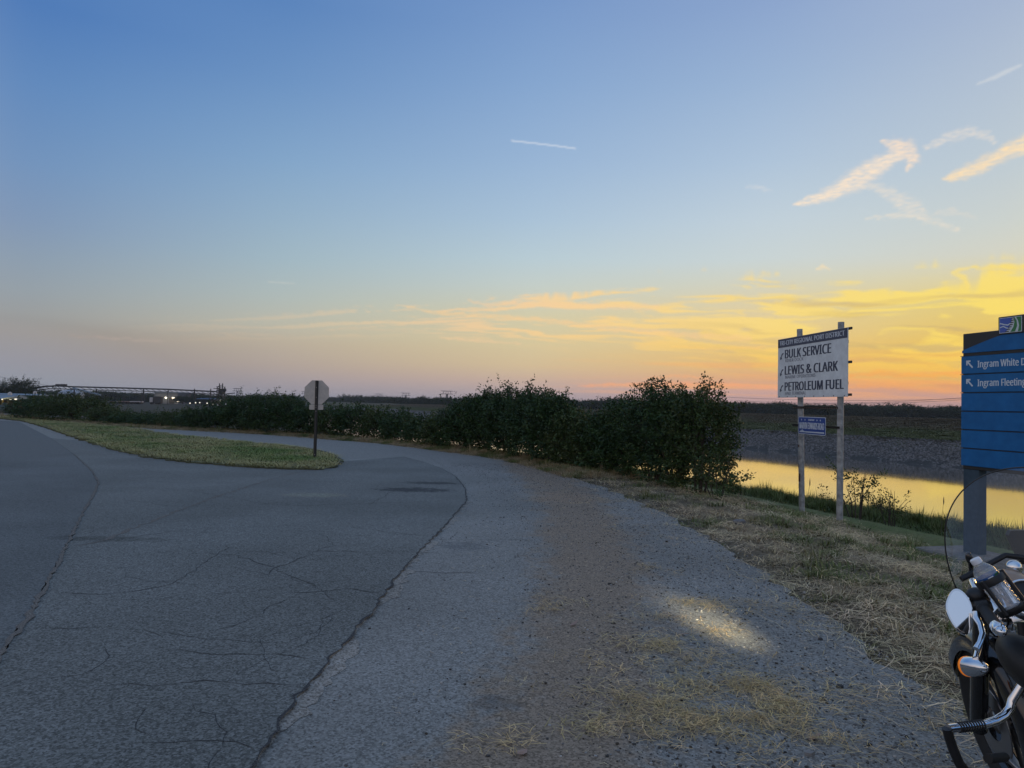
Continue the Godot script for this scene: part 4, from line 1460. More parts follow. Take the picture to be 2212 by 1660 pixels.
func build_port_sign() -> void:
	var bl := at(1681, 860, 14.97)
	var br := at(1831.5, 857, 12.48)
	var tl := at(1675, 735, 14.97)
	var right := Vector3(br.x - bl.x, 0, br.z - bl.z)
	var W := right.length()
	right = right.normalized()
	var bs := Basis(right, Vector3.UP, right.cross(Vector3.UP))
	var H := 1.225
	var y0 := (bl.y + br.y) * 0.5
	var o := Vector3(bl.x, 0, bl.z)
	var t := thing("port_sign", "large white direction board with dark blue lettering on two white pipe posts", "sign", o, bs)
	var face := 0.012
	var b := MB.new()
	b.box(Vector3(W * 0.5, y0 + H * 0.5, 0), Vector3(W, H, 0.02), Basis.IDENTITY, 0.003)
	put(b, "panel", M.sign_white, t)
	b = MB.new()
	b.box(Vector3(W * 0.5, y0 + H * 0.925, 0.0115), Vector3(W - 0.004, H * 0.146, 0.003))
	put(b, "header_band", M.sign_navy, t)
	letters("TRI-CITY REGIONAL PORT DISTRICT", W * 0.03, y0 + H * 0.89, 0.0135, W * 0.935, H * 0.072, M.sign_text_white, t, 0.004)
	var rows := [["BULK SERVICE", 0.122, 0.793, 0.66, 0.145, "RIVER DOCK", 0.41, 0.595], ["LEWIS & CLARK", 0.122, 0.882, 0.385, 0.145, "MARINE OPERATIONS", 0.585, 0.318], ["PETROLEUM FUEL", 0.122, 0.955, 0.115, 0.142, "AND TERMINAL", 0.455, 0.045]]
	for r in rows:
		letters(r[0], W * r[1], y0 + H * r[3], face, W * (r[2] - r[1]), H * r[4], M.sign_ink, t, 0.011)
		letters(r[5], W * 0.128, y0 + H * r[7], face, W * (r[6] - 0.128), H * 0.052, M.sign_small_ink, t)
		arrow_down_left(t, W * 0.035, y0 + H * (r[3] - 0.02), 0.0105, H * 0.12, M.sign_ink)
	# bolts and side brackets
	for k in 8:
		b = MB.new()
		b.lathe([Vector2(0, 0.008), Vector2(0.009, 0.006), Vector2(0.011, 0)], Transform3D(Basis(Vector3.RIGHT, PI / 2), Vector3(W * (0.03 + 0.134 * k), y0 + 0.02, 0.0102)), 8)
		put(b, "bolt", M.dark_steel, t)
	for e in [0.03, 0.5, 0.985]:
		b = MB.new()
		b.box(Vector3(W + 0.005, y0 + H * e, -0.03), Vector3(0.11, 0.045, 0.035), Basis.IDENTITY, 0.004)
		put(b, "bracket", M.dark_steel, t)
	# stringers behind the board
	for e in [0.2, 0.8]:
		b = MB.new()
		b.box(Vector3(W * 0.5, y0 + H * e, -0.03), Vector3(W * 0.96, 0.05, 0.03))
		put(b, "stringer", M.dark_steel, t)
	# posts: [share along the board, lean at the foot, top above board]
	var spots := [[0.262, 0.16, 0.16], [0.842, 0.0, 0.14]]
	for s in spots:
		var x: float = W * s[0]
		var foot := t.transform * Vector3(x + s[1], 0, -0.11)
		var gy := height(foot.x, foot.z) - 0.15
		b = MB.new()
		b.tube([Vector3(x + s[1], gy, -0.11), Vector3(x + s[1] * 0.5, (gy + y0 + H) * 0.5, -0.11), Vector3(x, y0 + H + s[2], -0.11)], 0.056, 18)
		put(b, "post", M.post_white, t)
		if s[1] > 0.0:
			for q in [[0.55, 0.10, 0.3], [0.72, 0.16, -0.2], [0.95, 0.10, 0.5], [1.35, 0.05, 0.1]]:
				var yy: float = gy + 0.15 + q[0]
				var xx: float = lerpf(x + s[1], x, (yy - gy) / (y0 + H + s[2] - gy))
				b = MB.new()
				b.lathe([Vector2(0.0565, -q[1] * 0.5), Vector2(0.0585, 0), Vector2(0.0565, q[1] * 0.5)], Transform3D(Basis.IDENTITY, Vector3(xx, yy, -0.11)), 8, 1.1, PI * 0.35 + q[2])
				put(b, "rust_patch", M.rust, t)
	# perforated rails under the board
	for e in [[-0.20, 0.205, 0.845], [-0.555, 0.205, 0.87]]:
		b = MB.new()
		b.box(Vector3(W * (e[1] + e[2]) * 0.5, y0 + e[0], -0.052), Vector3(W * (e[2] - e[1]), 0.045, 0.006))
		b.box(Vector3(W * (e[1] + e[2]) * 0.5, y0 + e[0] + 0.02, -0.03), Vector3(W * (e[2] - e[1]), 0.005, 0.038))
		put(b, "rail", M.dark_steel, t)
		if e[0] > -0.3:
			var n := 22
			for k in n:
				b = MB.new()
				b.box(Vector3(W * lerpf(e[1], e[2], (k + 0.5) / n), y0 + e[0] - 0.003, -0.0485), Vector3(0.018, 0.014, 0.002))
				put(b, "rail_hole", M.alu, t)
	# the blue road-name plate hung on the rails
	var pl_w := 0.98
	var pl_h := 0.34
	var org := t.transform * Vector3(W * 0.325, y0 - 0.72, -0.014)
	var p := thing("road_name_plate", "blue road name plate with white lettering hung between the posts of the white board", "sign", org, bs)
	b = MB.new()
	b.plate(rounded(pl_w, pl_h, 0.03), -0.003, 0.0, Transform3D.IDENTITY)
	put(b, "border", M.sign_text_white, p)
	var tr := Transform3D(Basis.IDENTITY, Vector3(0.012, 0.012, 0.0))
	b = MB.new()
	b.plate(rounded(pl_w - 0.024, pl_h - 0.024, 0.022), 0.0002, 0.002, tr)
	put(b, "field", M.plate_blue, p)
	letters("MARVIN EDWARDS ROAD", 0.05, 0.105, 0.0022, pl_w - 0.1, 0.125, M.sign_text_white, p, 0.004)
	letters("HONORARY", pl_w * 0.385, 0.266, 0.0022, pl_w * 0.22, 0.03, M.sign_text_white, p, 0.002)
	for x in [0.13, 0.26, 0.70, 0.82]:
		var star := PackedVector2Array()
		for k in 10:
			var a := TAU * k / 10.0 + PI / 2
			star.append(Vector2(cos(a), sin(a)) * (0.024 if k % 2 == 0 else 0.010))
		b = MB.new()
		b.plate(star, 0.002, 0.004, Transform3D(Basis.IDENTITY, Vector3(pl_w * x, 0.28, 0)))
		put(b, "star", M.sign_text_white, p)
	b = MB.new()
	b.plate(PackedVector2Array([Vector2(0.05, 0.035), Vector2(0.94, 0.035), Vector2(0.93, 0.062), Vector2(0.22, 0.056), Vector2(0.20, 0.072), Vector2(0.17, 0.072), Vector2(0.165, 0.092), Vector2(0.14, 0.092), Vector2(0.135, 0.07), Vector2(0.09, 0.068), Vector2(0.085, 0.055), Vector2(0.05, 0.052)]), 0.002, 0.004)
	put(b, "towboat_emblem", M.sign_text_white, p)

func build_directory_sign() -> void:
	var tl := at(2080, 722, 9.6)
	var r2 := at(2215, 700, 8.73)
	var bot := at(2077.5, 1012, 9.6)
	var right := Vector3(r2.x - tl.x, 0, r2.z - tl.z).normalized()
	var bs := Basis(right, Vector3.UP, right.cross(Vector3.UP))
	var W := 1.62
	var top := tl.y
	var low := bot.y
	var o := Vector3(tl.x, 0, tl.z)
	var t := thing("directory_sign", "tall blue slatted directory sign with white arrows and a small emblem on top", "sign", o, bs)
	var cab := MB.new()
	cab.box(Vector3(W * 0.5, (top + low) * 0.5, -0.075), Vector3(W, top - low, 0.14), Basis.IDENTITY, 0.006)
	put(cab, "cabinet", M.panel_black, t)
	# panels between dark gaps: heights measured at the left edge in pixels
	var k := (top - low) / (1012.0 - 722.0)
	var lines := [770.0, 809.5, 849.0, 888.5, 928.0, 967.5, 1005.5]
	for i in 6:
		var ya: float = top - (lines[i] - 722.0) * k - 0.007
		var yb: float = top - (lines[i + 1] - 722.0) * k + 0.005
		var b := MB.new()
		b.box(Vector3(W * 0.5, (ya + yb) * 0.5, 0.006), Vector3(W + 0.012, ya - yb, 0.022), Basis.IDENTITY, 0.004)
		put(b, "panel", M.panel_blue2 if i < 2 else M.panel_blue, t)
		b = MB.new()
		b.box(Vector3(W * 0.5, ya + 0.005, 0.010), Vector3(W + 0.04, 0.006, 0.018))
		put(b, "rail", M.dark_steel, t)
	# top field: blue swelling up into the black
	var crown := PackedVector2Array([Vector2(0, 0)])
	for i in 15:
		var x := W * i / 14.0
		crown.append(Vector2(x, 0.035 + 0.25 * sin(PI * 0.5 * minf(1.0, x / (W * 0.8)))))
	crown.append(Vector2(W, 0))
	crown.reverse()
	var b2 := MB.new()
	b2.plate(crown, 0.0, 0.012, Transform3D(Basis.IDENTITY, Vector3(0, top - (764.0 - 722.0) * k, -0.004)))
	put(b2, "crown_field", M.panel_blue, t)
	var yb0 := top - (802.0 - 722.0) * k
	arrow_up_left(t, 0.075, yb0 + 0.03, 0.0165, 0.105, M.panel_text)
	letters("Ingram White D", 0.25, yb0 + 0.035, 0.018, 0.665, 0.088, M.panel_text, t, 0.0022)
	var yb1 := top - (841.5 - 722.0) * k
	arrow_up_left(t, 0.075, yb1 + 0.03, 0.0165, 0.105, M.panel_text)
	letters("Ingram Fleeting", 0.25, yb1 + 0.035, 0.018, 0.672, 0.088, M.panel_text, t, 0.0022)
	# emblem box above the top edge
	var ex := 0.55
	var ew := 0.345
	var eh := 0.225
	var ey := top - (732.0 - 722.0) * k
	b2 = MB.new()
	b2.box(Vector3(ex + ew * 0.5, ey + eh * 0.5, -0.06), Vector3(ew, eh, 0.16), Basis.IDENTITY, 0.004)
	put(b2, "emblem_box", M.panel_black, t)
	b2 = MB.new()
	b2.plate(PackedVector2Array([Vector2(0.02, 0.016), Vector2(ew - 0.02, 0.016), Vector2(ew - 0.02, eh - 0.016), Vector2(0.02, eh - 0.016)]), 0.02, 0.0235, Transform3D(Basis.IDENTITY, Vector3(ex, ey, 0)))
	put(b2, "emblem_border", M.logo_white, t)
	var T := Transform3D(Basis.from_scale(Vector3(ew, eh, 1)), Vector3(ex, ey, 0))
	var shapes := [
		[M.logo_blue, [[0.08, 0.10], [0.30, 0.10], [0.44, 0.32], [0.53, 0.60], [0.56, 0.90], [0.08, 0.90]]],
		[M.logo_green, [[0.50, 0.10], [0.68, 0.10], [0.76, 0.40], [0.74, 0.70], [0.66, 0.90], [0.63, 0.90], [0.66, 0.62], [0.62, 0.36]]],
		[M.logo_green, [[0.80, 0.10], [0.92, 0.10], [0.92, 0.90], [0.72, 0.90], [0.80, 0.70], [0.84, 0.42]]]]
	for s in shapes:
		var poly := PackedVector2Array()
		for q in s[1]: poly.append(Vector2(q[0], q[1]))
		b2 = MB.new()
		b2.plate(poly, 0.0237, 0.0255, T)
		put(b2, "emblem_field", s[0], t)
	for s in [[[0.08, 0.60], [0.25, 0.52], [0.40, 0.46], [0.53, 0.56], [0.53, 0.62], [0.40, 0.53], [0.25, 0.58], [0.08, 0.67]], [[0.08, 0.36], [0.22, 0.42], [0.36, 0.30], [0.42, 0.30], [0.42, 0.35], [0.36, 0.36], [0.22, 0.48], [0.08, 0.41]]]:
		var poly := PackedVector2Array()
		for q in s: poly.append(Vector2(q[0], q[1]))
		b2 = MB.new()
		b2.plate(poly, 0.0256, 0.0268, T)
		put(b2, "emblem_wave", M.logo_white, t)
	for i in 7:
		var f := i / 6.0
		var c := Vector2(lerpf(0.38, 0.60, sin(f * PI * 0.5)), lerpf(0.14, 0.86, f))
		b2 = MB.new()
		b2.plate(PackedVector2Array([c + Vector2(-0.075, -0.03), c + Vector2(0.06, -0.02), c + Vector2(0.06, 0.025), c + Vector2(-0.075, 0.015)]), 0.0256, 0.0268, T)
		put(b2, "emblem_tie", M.panel_black, t)
	# posts on a concrete footing
	var gy := height(o.x, o.z) - 0.2
	for x in [0.125, W - 0.125]:
		b2 = MB.new()
		b2.box(Vector3(x, (gy + low) * 0.5, -0.075), Vector3(0.24, low - gy, 0.13), Basis.IDENTITY, 0.006)
		put(b2, "post", M.post_blue, t)
	# concrete footing in the grass
	var f0 := at(1990, 1224, 8.85)
	var pad := thing("concrete_footing", "grey concrete slab in the hay at the foot of the blue sign", "slab", Vector3(o.x, 0, o.z), bs)
	var pc := Vector3(o.x, 0, o.z) + bs * Vector3(-0.3, 0, 0.4)
	var py := height(pc.x, pc.z) + 0.05
	b2 = MB.new()
	b2.box(Vector3(W * 0.5, py - 0.14, 0.02), Vector3(W + 0.75, 0.30, 0.85), Basis.IDENTITY, 0.02)
	put(b2, "slab", M.concrete, pad)

func build_stop_sign() -> void:
	var foot := gp(680, 993)
	var d := foot.z
	var k := absf(d) / FPX
	var t := thing("stop_sign", "octagonal traffic sign seen from its bare metal back on the grass island", "sign", foot, Basis(Vector3.UP, 0.05))
	var hgt := 170.0 * k
	var b := MB.new()
	# U-channel post on the near side of the plate
	for s in [-1.0, 1.0]:
		b.box(Vector3(0.030 * s, hgt * 0.5 - 0.1, 0.022), Vector3(0.024, hgt + 0.2, 0.006))
		b.box(Vector3(0.017 * s, hgt * 0.5 - 0.1, 0.036), Vector3(0.005, hgt + 0.2, 0.03))
	b.box(Vector3(0, hgt * 0.5 - 0.1, 0.053), Vector3(0.04, hgt + 0.2, 0.005))
	put(b, "post", M.dark_steel, t)
	var oct := PackedVector2Array()
	var R := 26.0 * k / cos(PI / 8)
	for i in 8:
		var a := TAU * (i + 0.5) / 8
		oct.append(Vector2(cos(a), sin(a)) * R)
	b = MB.new()
	b.plate(oct, 0.0, 0.004, Transform3D(Basis.IDENTITY, Vector3(0, hgt - 25.5 * k, 0.012)))
	put(b, "octagon_plate", M.alu, t)
	b = MB.new()
	b.plate(oct, -0.003, -0.0005, Transform3D(Basis.IDENTITY, Vector3(0, hgt - 25.5 * k, 0.012)))
	put(b, "red_face", mat(lin(0.4, 0.02, 0.025), 0.4), t)
	b = MB.new()
	b.plate(rounded(30.0 * k, 11.0 * k, 2.0 * k), 0.0, 0.004, Transform3D(Basis.IDENTITY, Vector3(-15.0 * k, hgt - 63.0 * k, 0.012)))
	put(b, "small_plate", M.alu, t)
	for y in [hgt - 15.0 * k, hgt - 36.0 * k, hgt - 54.0 * k, hgt - 58.0 * k, hgt - 66.0 * k, 0.14]:
		b = MB.new()
		b.lathe([Vector2(0, 0.008), Vector2(0.008, 0.006), Vector2(0.010, 0)], Transform3D(Basis(Vector3.RIGHT, PI / 2), Vector3(0, y, 0.056)), 8)
		put(b, "bolt", M.alu, t)

# ------------------------------------------------------------------ far works and pylons
func far_at(u: float, v: float, dist: float) -> Vector3:
	var r := ray(u, v)
	return EYE + r * (dist / absf(r.z))

func beam(b: MB, p: Vector3, q: Vector3, w: float, h := -1.0) -> void:
	if h < 0.0: h = w
	var z := (q - p).normalized()
	var x := Vector3.UP.cross(z)
	x = x.normalized() if x.length() > 0.01 else Vector3.RIGHT
	var y := z.cross(x)
	b.box((p + q) * 0.5, Vector3(w, h, p.distance_to(q)), Basis(x, y, z))

func build_pylons() -> void:
	# [u, v of the top, v of the foot, arm half-width px]
	var list := [[745, 856, 873, 8, 1500.0], [773, 854, 873, 8, 1350.0], [817, 851, 874, 8, 1200.0], [876, 849, 875, 9, 1050.0], [965, 844.5, 876, 12, 820.0], [1103, 839, 880, 14, 700.0], [512, 839, 868, 9, 900.0], [658, 846, 870, 7, 1000.0]]
	for e in list:
		var foot := far_at(e[0], e[2], e[4])
		var top := far_at(e[0], e[1], e[4])
		var h := top.y + 3.0
		var px: float = e[4] / FPX
		var t := thing("pylon", "grey lattice power pylon on the skyline beyond the canal woods", "pylon", Vector3(foot.x, -3.0, foot.z), Basis(Vector3.UP, 0.3), "power pylons on the skyline")
		var b := MB.new()
		var w := h * 0.11
		for sx in [-1.0, 1.0]:
			for sz in [-1.0, 1.0]:
				beam(b, Vector3(sx * w, 0, sz * w), Vector3(sx * w * 0.3, h * 0.78, sz * w * 0.3), 0.5)
		for i in 5:
			var y0 := h * 0.78 * i / 5.0
			var y1 := h * 0.78 * (i + 1) / 5.0
			var w0 := lerpf(w, w * 0.3, i / 5.0)
			var w1 := lerpf(w, w * 0.3, (i + 1) / 5.0)
			beam(b, Vector3(-w0, y0, w0), Vector3(w1, y1, w1), 0.35)
			beam(b, Vector3(w0, y0, w0), Vector3(-w1, y1, w1), 0.35)
		put(b, "tower", M.wire, t)
		b = MB.new()
		var aw: float = e[3] * px * 1.1
		for y in [h * 0.80, h * 0.98]:
			beam(b, Vector3(-aw, y, 0), Vector3(aw, y, 0), 0.55)
		for s in [-1.0, -0.3, 0.3, 1.0]:
			beam(b, Vector3(aw * s * 0.7, h * 0.78, 0), Vector3(aw * s * 0.5, h, 0), 0.4)
		put(b, "crossarms", M.wire, t)
	# wires that dip over the canal on the right
	for e in [[[1560, 858], [1850, 872], [2120, 860], 330.0, 280.0], [[1590, 866], [1900, 884], [2260, 842], 330.0, 250.0], [[1700, 871], [1950, 879], [2260, 850], 330.0, 250.0], [[-120, 790], [30, 822], [120, 836], 300.0, 330.0]]:
		var a := far_at(e[0][0], e[0][1], e[3])
		var m := far_at(e[1][0], e[1][1], (e[3] + e[4]) * 0.5)
		var c := far_at(e[2][0], e[2][1], e[4])
		var pts := []
		for i in 13:
			var f := i / 12.0
			pts.append(a.lerp(m, f).lerp(m.lerp(c, f), f))
		var b := MB.new()
		b.tube(pts, 0.055, 4)
		tag(put(b, "power_line", M.wire), "thin sagging power line crossing the sky above the levee" if e[0][0] > 0 else "thin sagging power line above the shed roofs and dark tree", "power line", "power lines over the canal" if e[0][0] > 0 else "")

func build_port() -> void:
	var D := 400.0
	var up := D / FPX
	# conveyor gallery, arched end at the left
	var t := thing("conveyor_bridge", "long dark overhead conveyor gallery with an arched left end", "conveyor", far_at(200, 870, D) * Vector3(1, 0, 1) + Vector3(0, -2, 0))
	var chord := []
	for e in [[-120, 876], [0, 851.5], [52, 843], [95, 835.5], [121, 834], [156, 836], [200, 837], [260, 838.5], [363, 841.5], [467, 846.5]]:
		chord.append(far_at(e[0], e[1], D) - t.position)
	var b := MB.new()
	for i in chord.size() - 1:
		beam(b, chord[i], chord[i + 1], 2.2, 0.75)
	put(b, "top_chord", M.iron, t)
	b = MB.new()
	var drop := Vector3(0, -1.5, 0)
	for i in range(1, chord.size() - 1):
		beam(b, chord[i] + drop, chord[i + 1] + drop, 2.0, 0.4)
		var n := maxi(2, int(chord[i].distance_to(chord[i + 1]) / 3.0))
		for k in n:
			var p: Vector3 = chord[i].lerp(chord[i + 1], float(k) / n)
			var q: Vector3 = chord[i].lerp(chord[i + 1], float(k + 1) / n) + drop
			beam(b, p, q, 0.22)
	put(b, "truss", M.iron, t)
	for u in [310, 363, 420, 455, 208, 160]:
		var p: Vector3 = far_at(u, 840, D) - t.position
		b = MB.new()
		beam(b, Vector3(p.x - 0.7, 0, p.z), Vector3(p.x, p.y, p.z), 0.35)
		beam(b, Vector3(p.x + 0.7, 0, p.z), Vector3(p.x, p.y, p.z), 0.35)
		put(b, "trestle_leg", M.iron, t)
	for u in [126, 138]:
		b = MB.new()
		b.box(far_at(u, 832.5, D) - t.position, Vector3(2.4, 1.2, 2.0))
		put(b, "drive_house", M.iron, t)
	# second inclined conveyor
	t = thing("inclined_conveyor", "slanting grey conveyor running down from the arched gallery to the yard", "conveyor", far_at(200, 870, D - 6) * Vector3(1, 0, 1) + Vector3(0, -2, 0))
	b = MB.new()
	beam(b, far_at(158, 839, D - 6) - t.position, far_at(216, 854, D - 6) - t.position, 1.8, 0.8)
	put(b, "gallery", M.roof_blue, t)
	b = MB.new()
	beam(b, Vector3(0, 0, 0), far_at(190, 848, D - 6) - t.position, 0.4)
	put(b, "support", M.iron, t)
	# transfer tower
	var tp := far_at(476, 870, D)
	t = thing("transfer_tower", "dark steel transfer tower full of platforms at the end of the conveyor", "tower", Vector3(tp.x, -2, tp.z))
	var y1 := far_at(476, 834, D).y + 2.0
	for s in [[-1, -1], [1, -1], [1, 1], [-1, 1]]:
		b = MB.new()
		beam(b, Vector3(s[0] * 1.5, 0, s[1] * 1.5), Vector3(s[0] * 1.5, y1 + (1.4 if s[0] * s[1] > 0 else -0.4), s[1] * 1.5), 0.42)
		put(b, "column", M.iron, t)
	for i in 7:
		var y := y1 * (0.35 + 0.1 * i)
		b = MB.new()
		b.box(Vector3(0, y, 0), Vector3(3.9, 0.25, 3.9))
		beam(b, Vector3(-1.5, y, 1.5), Vector3(1.5, y + y1 * 0.1, 1.5), 0.25)
		put(b, "platform", M.iron, t)
	b = MB.new()
	b.box(Vector3(0.4, y1 * 0.70, 0.2), Vector3(2.6, 3.0, 2.6))
	b.ball(Vector3(2.4, y1 * 0.78, 0.5), Vector3(0.9, 1.1, 0.9))
	put(b, "hopper", M.iron, t)
	b = MB.new()
	beam(b, Vector3(2, y1 * 0.56, 0), Vector3(8.0, y1 * 0.64, 0), 0.5)
	put(b, "boom", M.iron, t)
	b = MB.new()
	beam(b, Vector3(-4.2, y1 * 0.86, 0), Vector3(-1, y1 * 0.86, 0), 0.35)
	put(b, "walkway", M.iron, t)
	# white dome
	var dp := far_at(152, 872, D + 30)
	t = thing("storage_dome", "pale storage dome under the arched conveyor gallery", "dome", Vector3(dp.x, -2, dp.z))
	b = MB.new()
	var rr := 25.0 * (D + 30) / FPX
	var dh := far_at(152, 842, D + 30).y + 2.0
	var prof := []
	for i in 9:
		var a := PI * 0.5 * i / 8.0
		prof.append(Vector2(rr * cos(a), dh * (0.55 + 0.45 * sin(a))))
	prof.push_front(Vector2(rr, 0))
	b.lathe(prof, Transform3D.IDENTITY, 28)
	put(b, "shell", M.dome_white, t)
	b = MB.new()
	b.lathe([Vector2(0.7, dh - 0.2), Vector2(0.7, dh + 0.7), Vector2(0, dh + 0.9)], Transform3D.IDENTITY, 10)
	put(b, "vent", M.iron, t)
	# warehouse with floodlights
	var wl := far_at(332, 870, D - 15)
	var wr := far_at(383, 870, D - 15)
	t = thing("warehouse", "grey metal warehouse with three bright floodlights on its wall", "building", Vector3((wl.x + wr.x) * 0.5, -2, wl.z - 8))
	var wh := far_at(350, 848.5, D - 15).y + 2.0
	b = MB.new()
	b.box(Vector3(0, wh * 0.5, 0), Vector3(wr.x - wl.x, wh, 16))
	put(b, "wall", M.shed_grey, t)
	b = MB.new()
	b.box(Vector3(0, wh + 0.15, 0), Vector3(wr.x - wl.x + 0.6, 0.3, 16.6))
	put(b, "roof", M.roof_blue, t)
	for e in [[342, 859], [358, 859.5], [374, 860], [384, 867]]:
		var lp: Vector3 = far_at(e[0], e[1], D - 15 - 0.6) - t.position
		b = MB.new()
		b.box(lp + Vector3(0, 0, 0.0), Vector3(1.3, 0.75, 0.3), Basis.IDENTITY, 0.05)
		put(b, "floodlight", M.lamp, t)
		var l := OmniLight3D.new()
		l.light_color = Color(1.0, 0.93, 0.78)
		l.light_energy = 3.0
		l.omni_range = 30.0
		l.omni_attenuation = 2.0
		l.shadow_enabled = true
		l.light_size = 0.3
		l.name = "floodlight_glow"
		t.add_child(l, true)
		l.position = lp + Vector3(0, -0.2, 0.9)
	for x in [-0.3, 0.25]:
		b = MB.new()
		b.box(Vector3((wr.x - wl.x) * x, 1.6, 8.02), Vector3(3.0, 3.2, 0.1))
		put(b, "door", M.iron, t)
	# row of boxcars
	var cars := [[238, 250, 1], [250, 258, 2], [258, 268, 1], [270, 283, 0], [283, 295, 2], [295, 307, 2]]
	for e in cars:
		var a := far_at(e[0], 876, D - 60)
		var c := far_at(e[1] - 0.6, 876, D - 60)
		var yt := far_at(e[0], 867, D - 60).y
		t = thing("boxcar", "pale boxcar in the row standing in the yard before the warehouse" if e[2] == 2 else "rust pink boxcar in the row standing in the yard before the warehouse", "boxcar", Vector3((a.x + c.x) * 0.5, -2, a.z), Basis.IDENTITY, "pale boxcars in the yard" if e[2] == 2 else "rust pink boxcars in the yard")
		b = MB.new()
		b.box(Vector3(0, (yt + 2.0 + 0.9) * 0.5, 0), Vector3(c.x - a.x, yt + 2.0 - 0.9, 3.0), Basis.IDENTITY, 0.08)
		put(b, "body", M.pale if e[2] == 2 else M.pinkish, t)
		b = MB.new()
		b.box(Vector3(0, (yt + 2.9) * 0.5, 1.52), Vector3(0.9, yt + 0.7, 0.06))
		put(b, "sliding_door", M.pinkish if e[2] == 2 else M.shed_grey, t)
		for s in [-0.32, 0.32]:
			b = MB.new()
			b.lathe([Vector2(0, -1.0), Vector2(0.45, -1.0), Vector2(0.45, 1.0), Vector2(0, 1.0)], Transform3D(Basis(Vector3.RIGHT, PI / 2), Vector3((c.x - a.x) * s, 0.45, 0)), 10)
			put(b, "wheelset", M.iron, t)
	# lorry by the warehouse
	var q := far_at(336, 874, D - 40)
	t = thing("lorry", "dark lorry with a pale cab parked below the warehouse floodlights", "truck", Vector3(q.x, -2, q.z))
	b = MB.new()
	b.box(Vector3(-1.9, 2.1, 0), Vector3(1.6, 2.4, 2.4), Basis.IDENTITY, 0.15)
	put(b, "cab", M.pale, t)
	b = MB.new()
	b.box(Vector3(1.0, 2.3, 0), Vector3(3.9, 3.2, 2.5), Basis.IDENTITY, 0.08)
	put(b, "cargo_body", M.iron, t)
	for x in [-1.9, 0.6, 2.0]:
		b = MB.new()
		b.lathe([Vector2(0, -1.2), Vector2(0.5, -1.2), Vector2(0.5, 1.2), Vector2(0, 1.2)], Transform3D(Basis(Vector3.RIGHT, PI / 2), Vector3(x, 0.5, 0)), 12)
		put(b, "wheel", M.rubber, t)
	# dark heaps and a low blue roof towards the tower
	for e in [[395, 432, 866, "dark low shed between the warehouse and the steel tower", M.iron], [430, 470, 860, "low blue roofed shed beside the steel tower", M.far_blue]]:
		var a := far_at(e[0], 876, D + 10)
		var c := far_at(e[1], 876, D + 10)
		var yt := far_at(e[0], e[2], D + 10).y + 2.0
		t = thing("low_shed", e[3], "building", Vector3((a.x + c.x) * 0.5, -2, a.z))
		b = MB.new()
		b.box(Vector3(0, yt * 0.4, 0), Vector3(c.x - a.x, yt * 0.8, 12))
		put(b, "wall", M.iron, t)
		b = MB.new()
		b.plate(PackedVector2Array([Vector2(-6.3, yt * 0.8), Vector2(6.3, yt * 0.8), Vector2(0, yt)]), -(c.x - a.x) * 0.5, (c.x - a.x) * 0.5, Transform3D(Basis(Vector3.UP, PI / 2), Vector3.ZERO))
		put(b, "roof", e[4], t)
	# yard lamps: small lit heads on poles
	for e in [[410, 872, 0], [422, 871, 0], [431, 871, 0], [447, 872, 0], [498, 868, 0], [476, 866, 0], [459, 874, 0], [265 * 0.864, 855, 1], [310 * 0.864, 853, 1], [353 * 0.864, 848, 1], [419 * 0.864, 845, 1], [458, 862, 1]]:
		var p := far_at(e[0], e[1], D - 70)
		t = thing("yard_pole", "slim utility pole standing in the port yard" if e[2] == 1 else "small lit lamp on a low post in the port yard", "pole" if e[2] == 1 else "lamp", Vector3(p.x, -2, p.z), Basis.IDENTITY, "utility poles in the yard" if e[2] == 1 else "lit yard lamps")
		b = MB.new()
		b.tube([Vector3(0, 0, 0), Vector3(0, (p.y + 2.0) * 0.5, 0), Vector3(0, p.y + 2.0, 0)], 0.16, 6)
		put(b, "pole", M.iron, t)
		b = MB.new()
		if e[2] == 1:
			b.box(Vector3(0, p.y + 1.6, 0), Vector3(1.6, 0.15, 0.15))
			put(b, "crossarm", M.iron, t)
		else:
			b.ball(Vector3(0, p.y + 2.1, 0), Vector3(0.32, 0.26, 0.32))
			put(b, "lamp_head", M.lamp, t)
	# open-sided loading sheds at the far left
	var S := 130.0
	for e in [[-80, 42, 861, 854.5, "open loading shed with a pale blue roof and lit lamps beneath", 0.0], [-60, 104, 856, 852, "long low pale roof behind the open loading shed", 14.0]]:
		var a := far_at(e[0], 868, S + e[5])
		var c := far_at(e[1], 868, S + e[5])
		var ye := far_at(e[1], e[2] + (2 if e[5] == 0.0 else 0), S + e[5]).y + 1.6
		var yr := far_at(e[1], e[3], S + e[5]).y + 1.6
		t = thing("loading_shed", e[4], "building", Vector3((a.x + c.x) * 0.5, -1.6, a.z))
		var wd := c.x - a.x
		b = MB.new()
		b.plate(PackedVector2Array([Vector2(-4.5, ye), Vector2(4.5, ye), Vector2(4.5, ye + 0.12), Vector2(0, yr), Vector2(-4.5, ye + 0.12)]), -wd * 0.5, wd * 0.5, Transform3D(Basis(Vector3.UP, PI / 2), Vector3.ZERO))
		put(b, "roof", M.roof_blue, t)
		for k in 7:
			b = MB.new()
			b.box(Vector3(-wd * 0.48 + wd * 0.96 * k / 6.0, ye * 0.5, 4.2), Vector3(0.22, ye, 0.22))
			put(b, "column", M.ochre, t)
		b = MB.new()
		b.box(Vector3(0, ye * 0.3, -4.2), Vector3(wd * 0.96, ye * 0.6, 0.2))
		put(b, "back_wall", M.ochre, t)
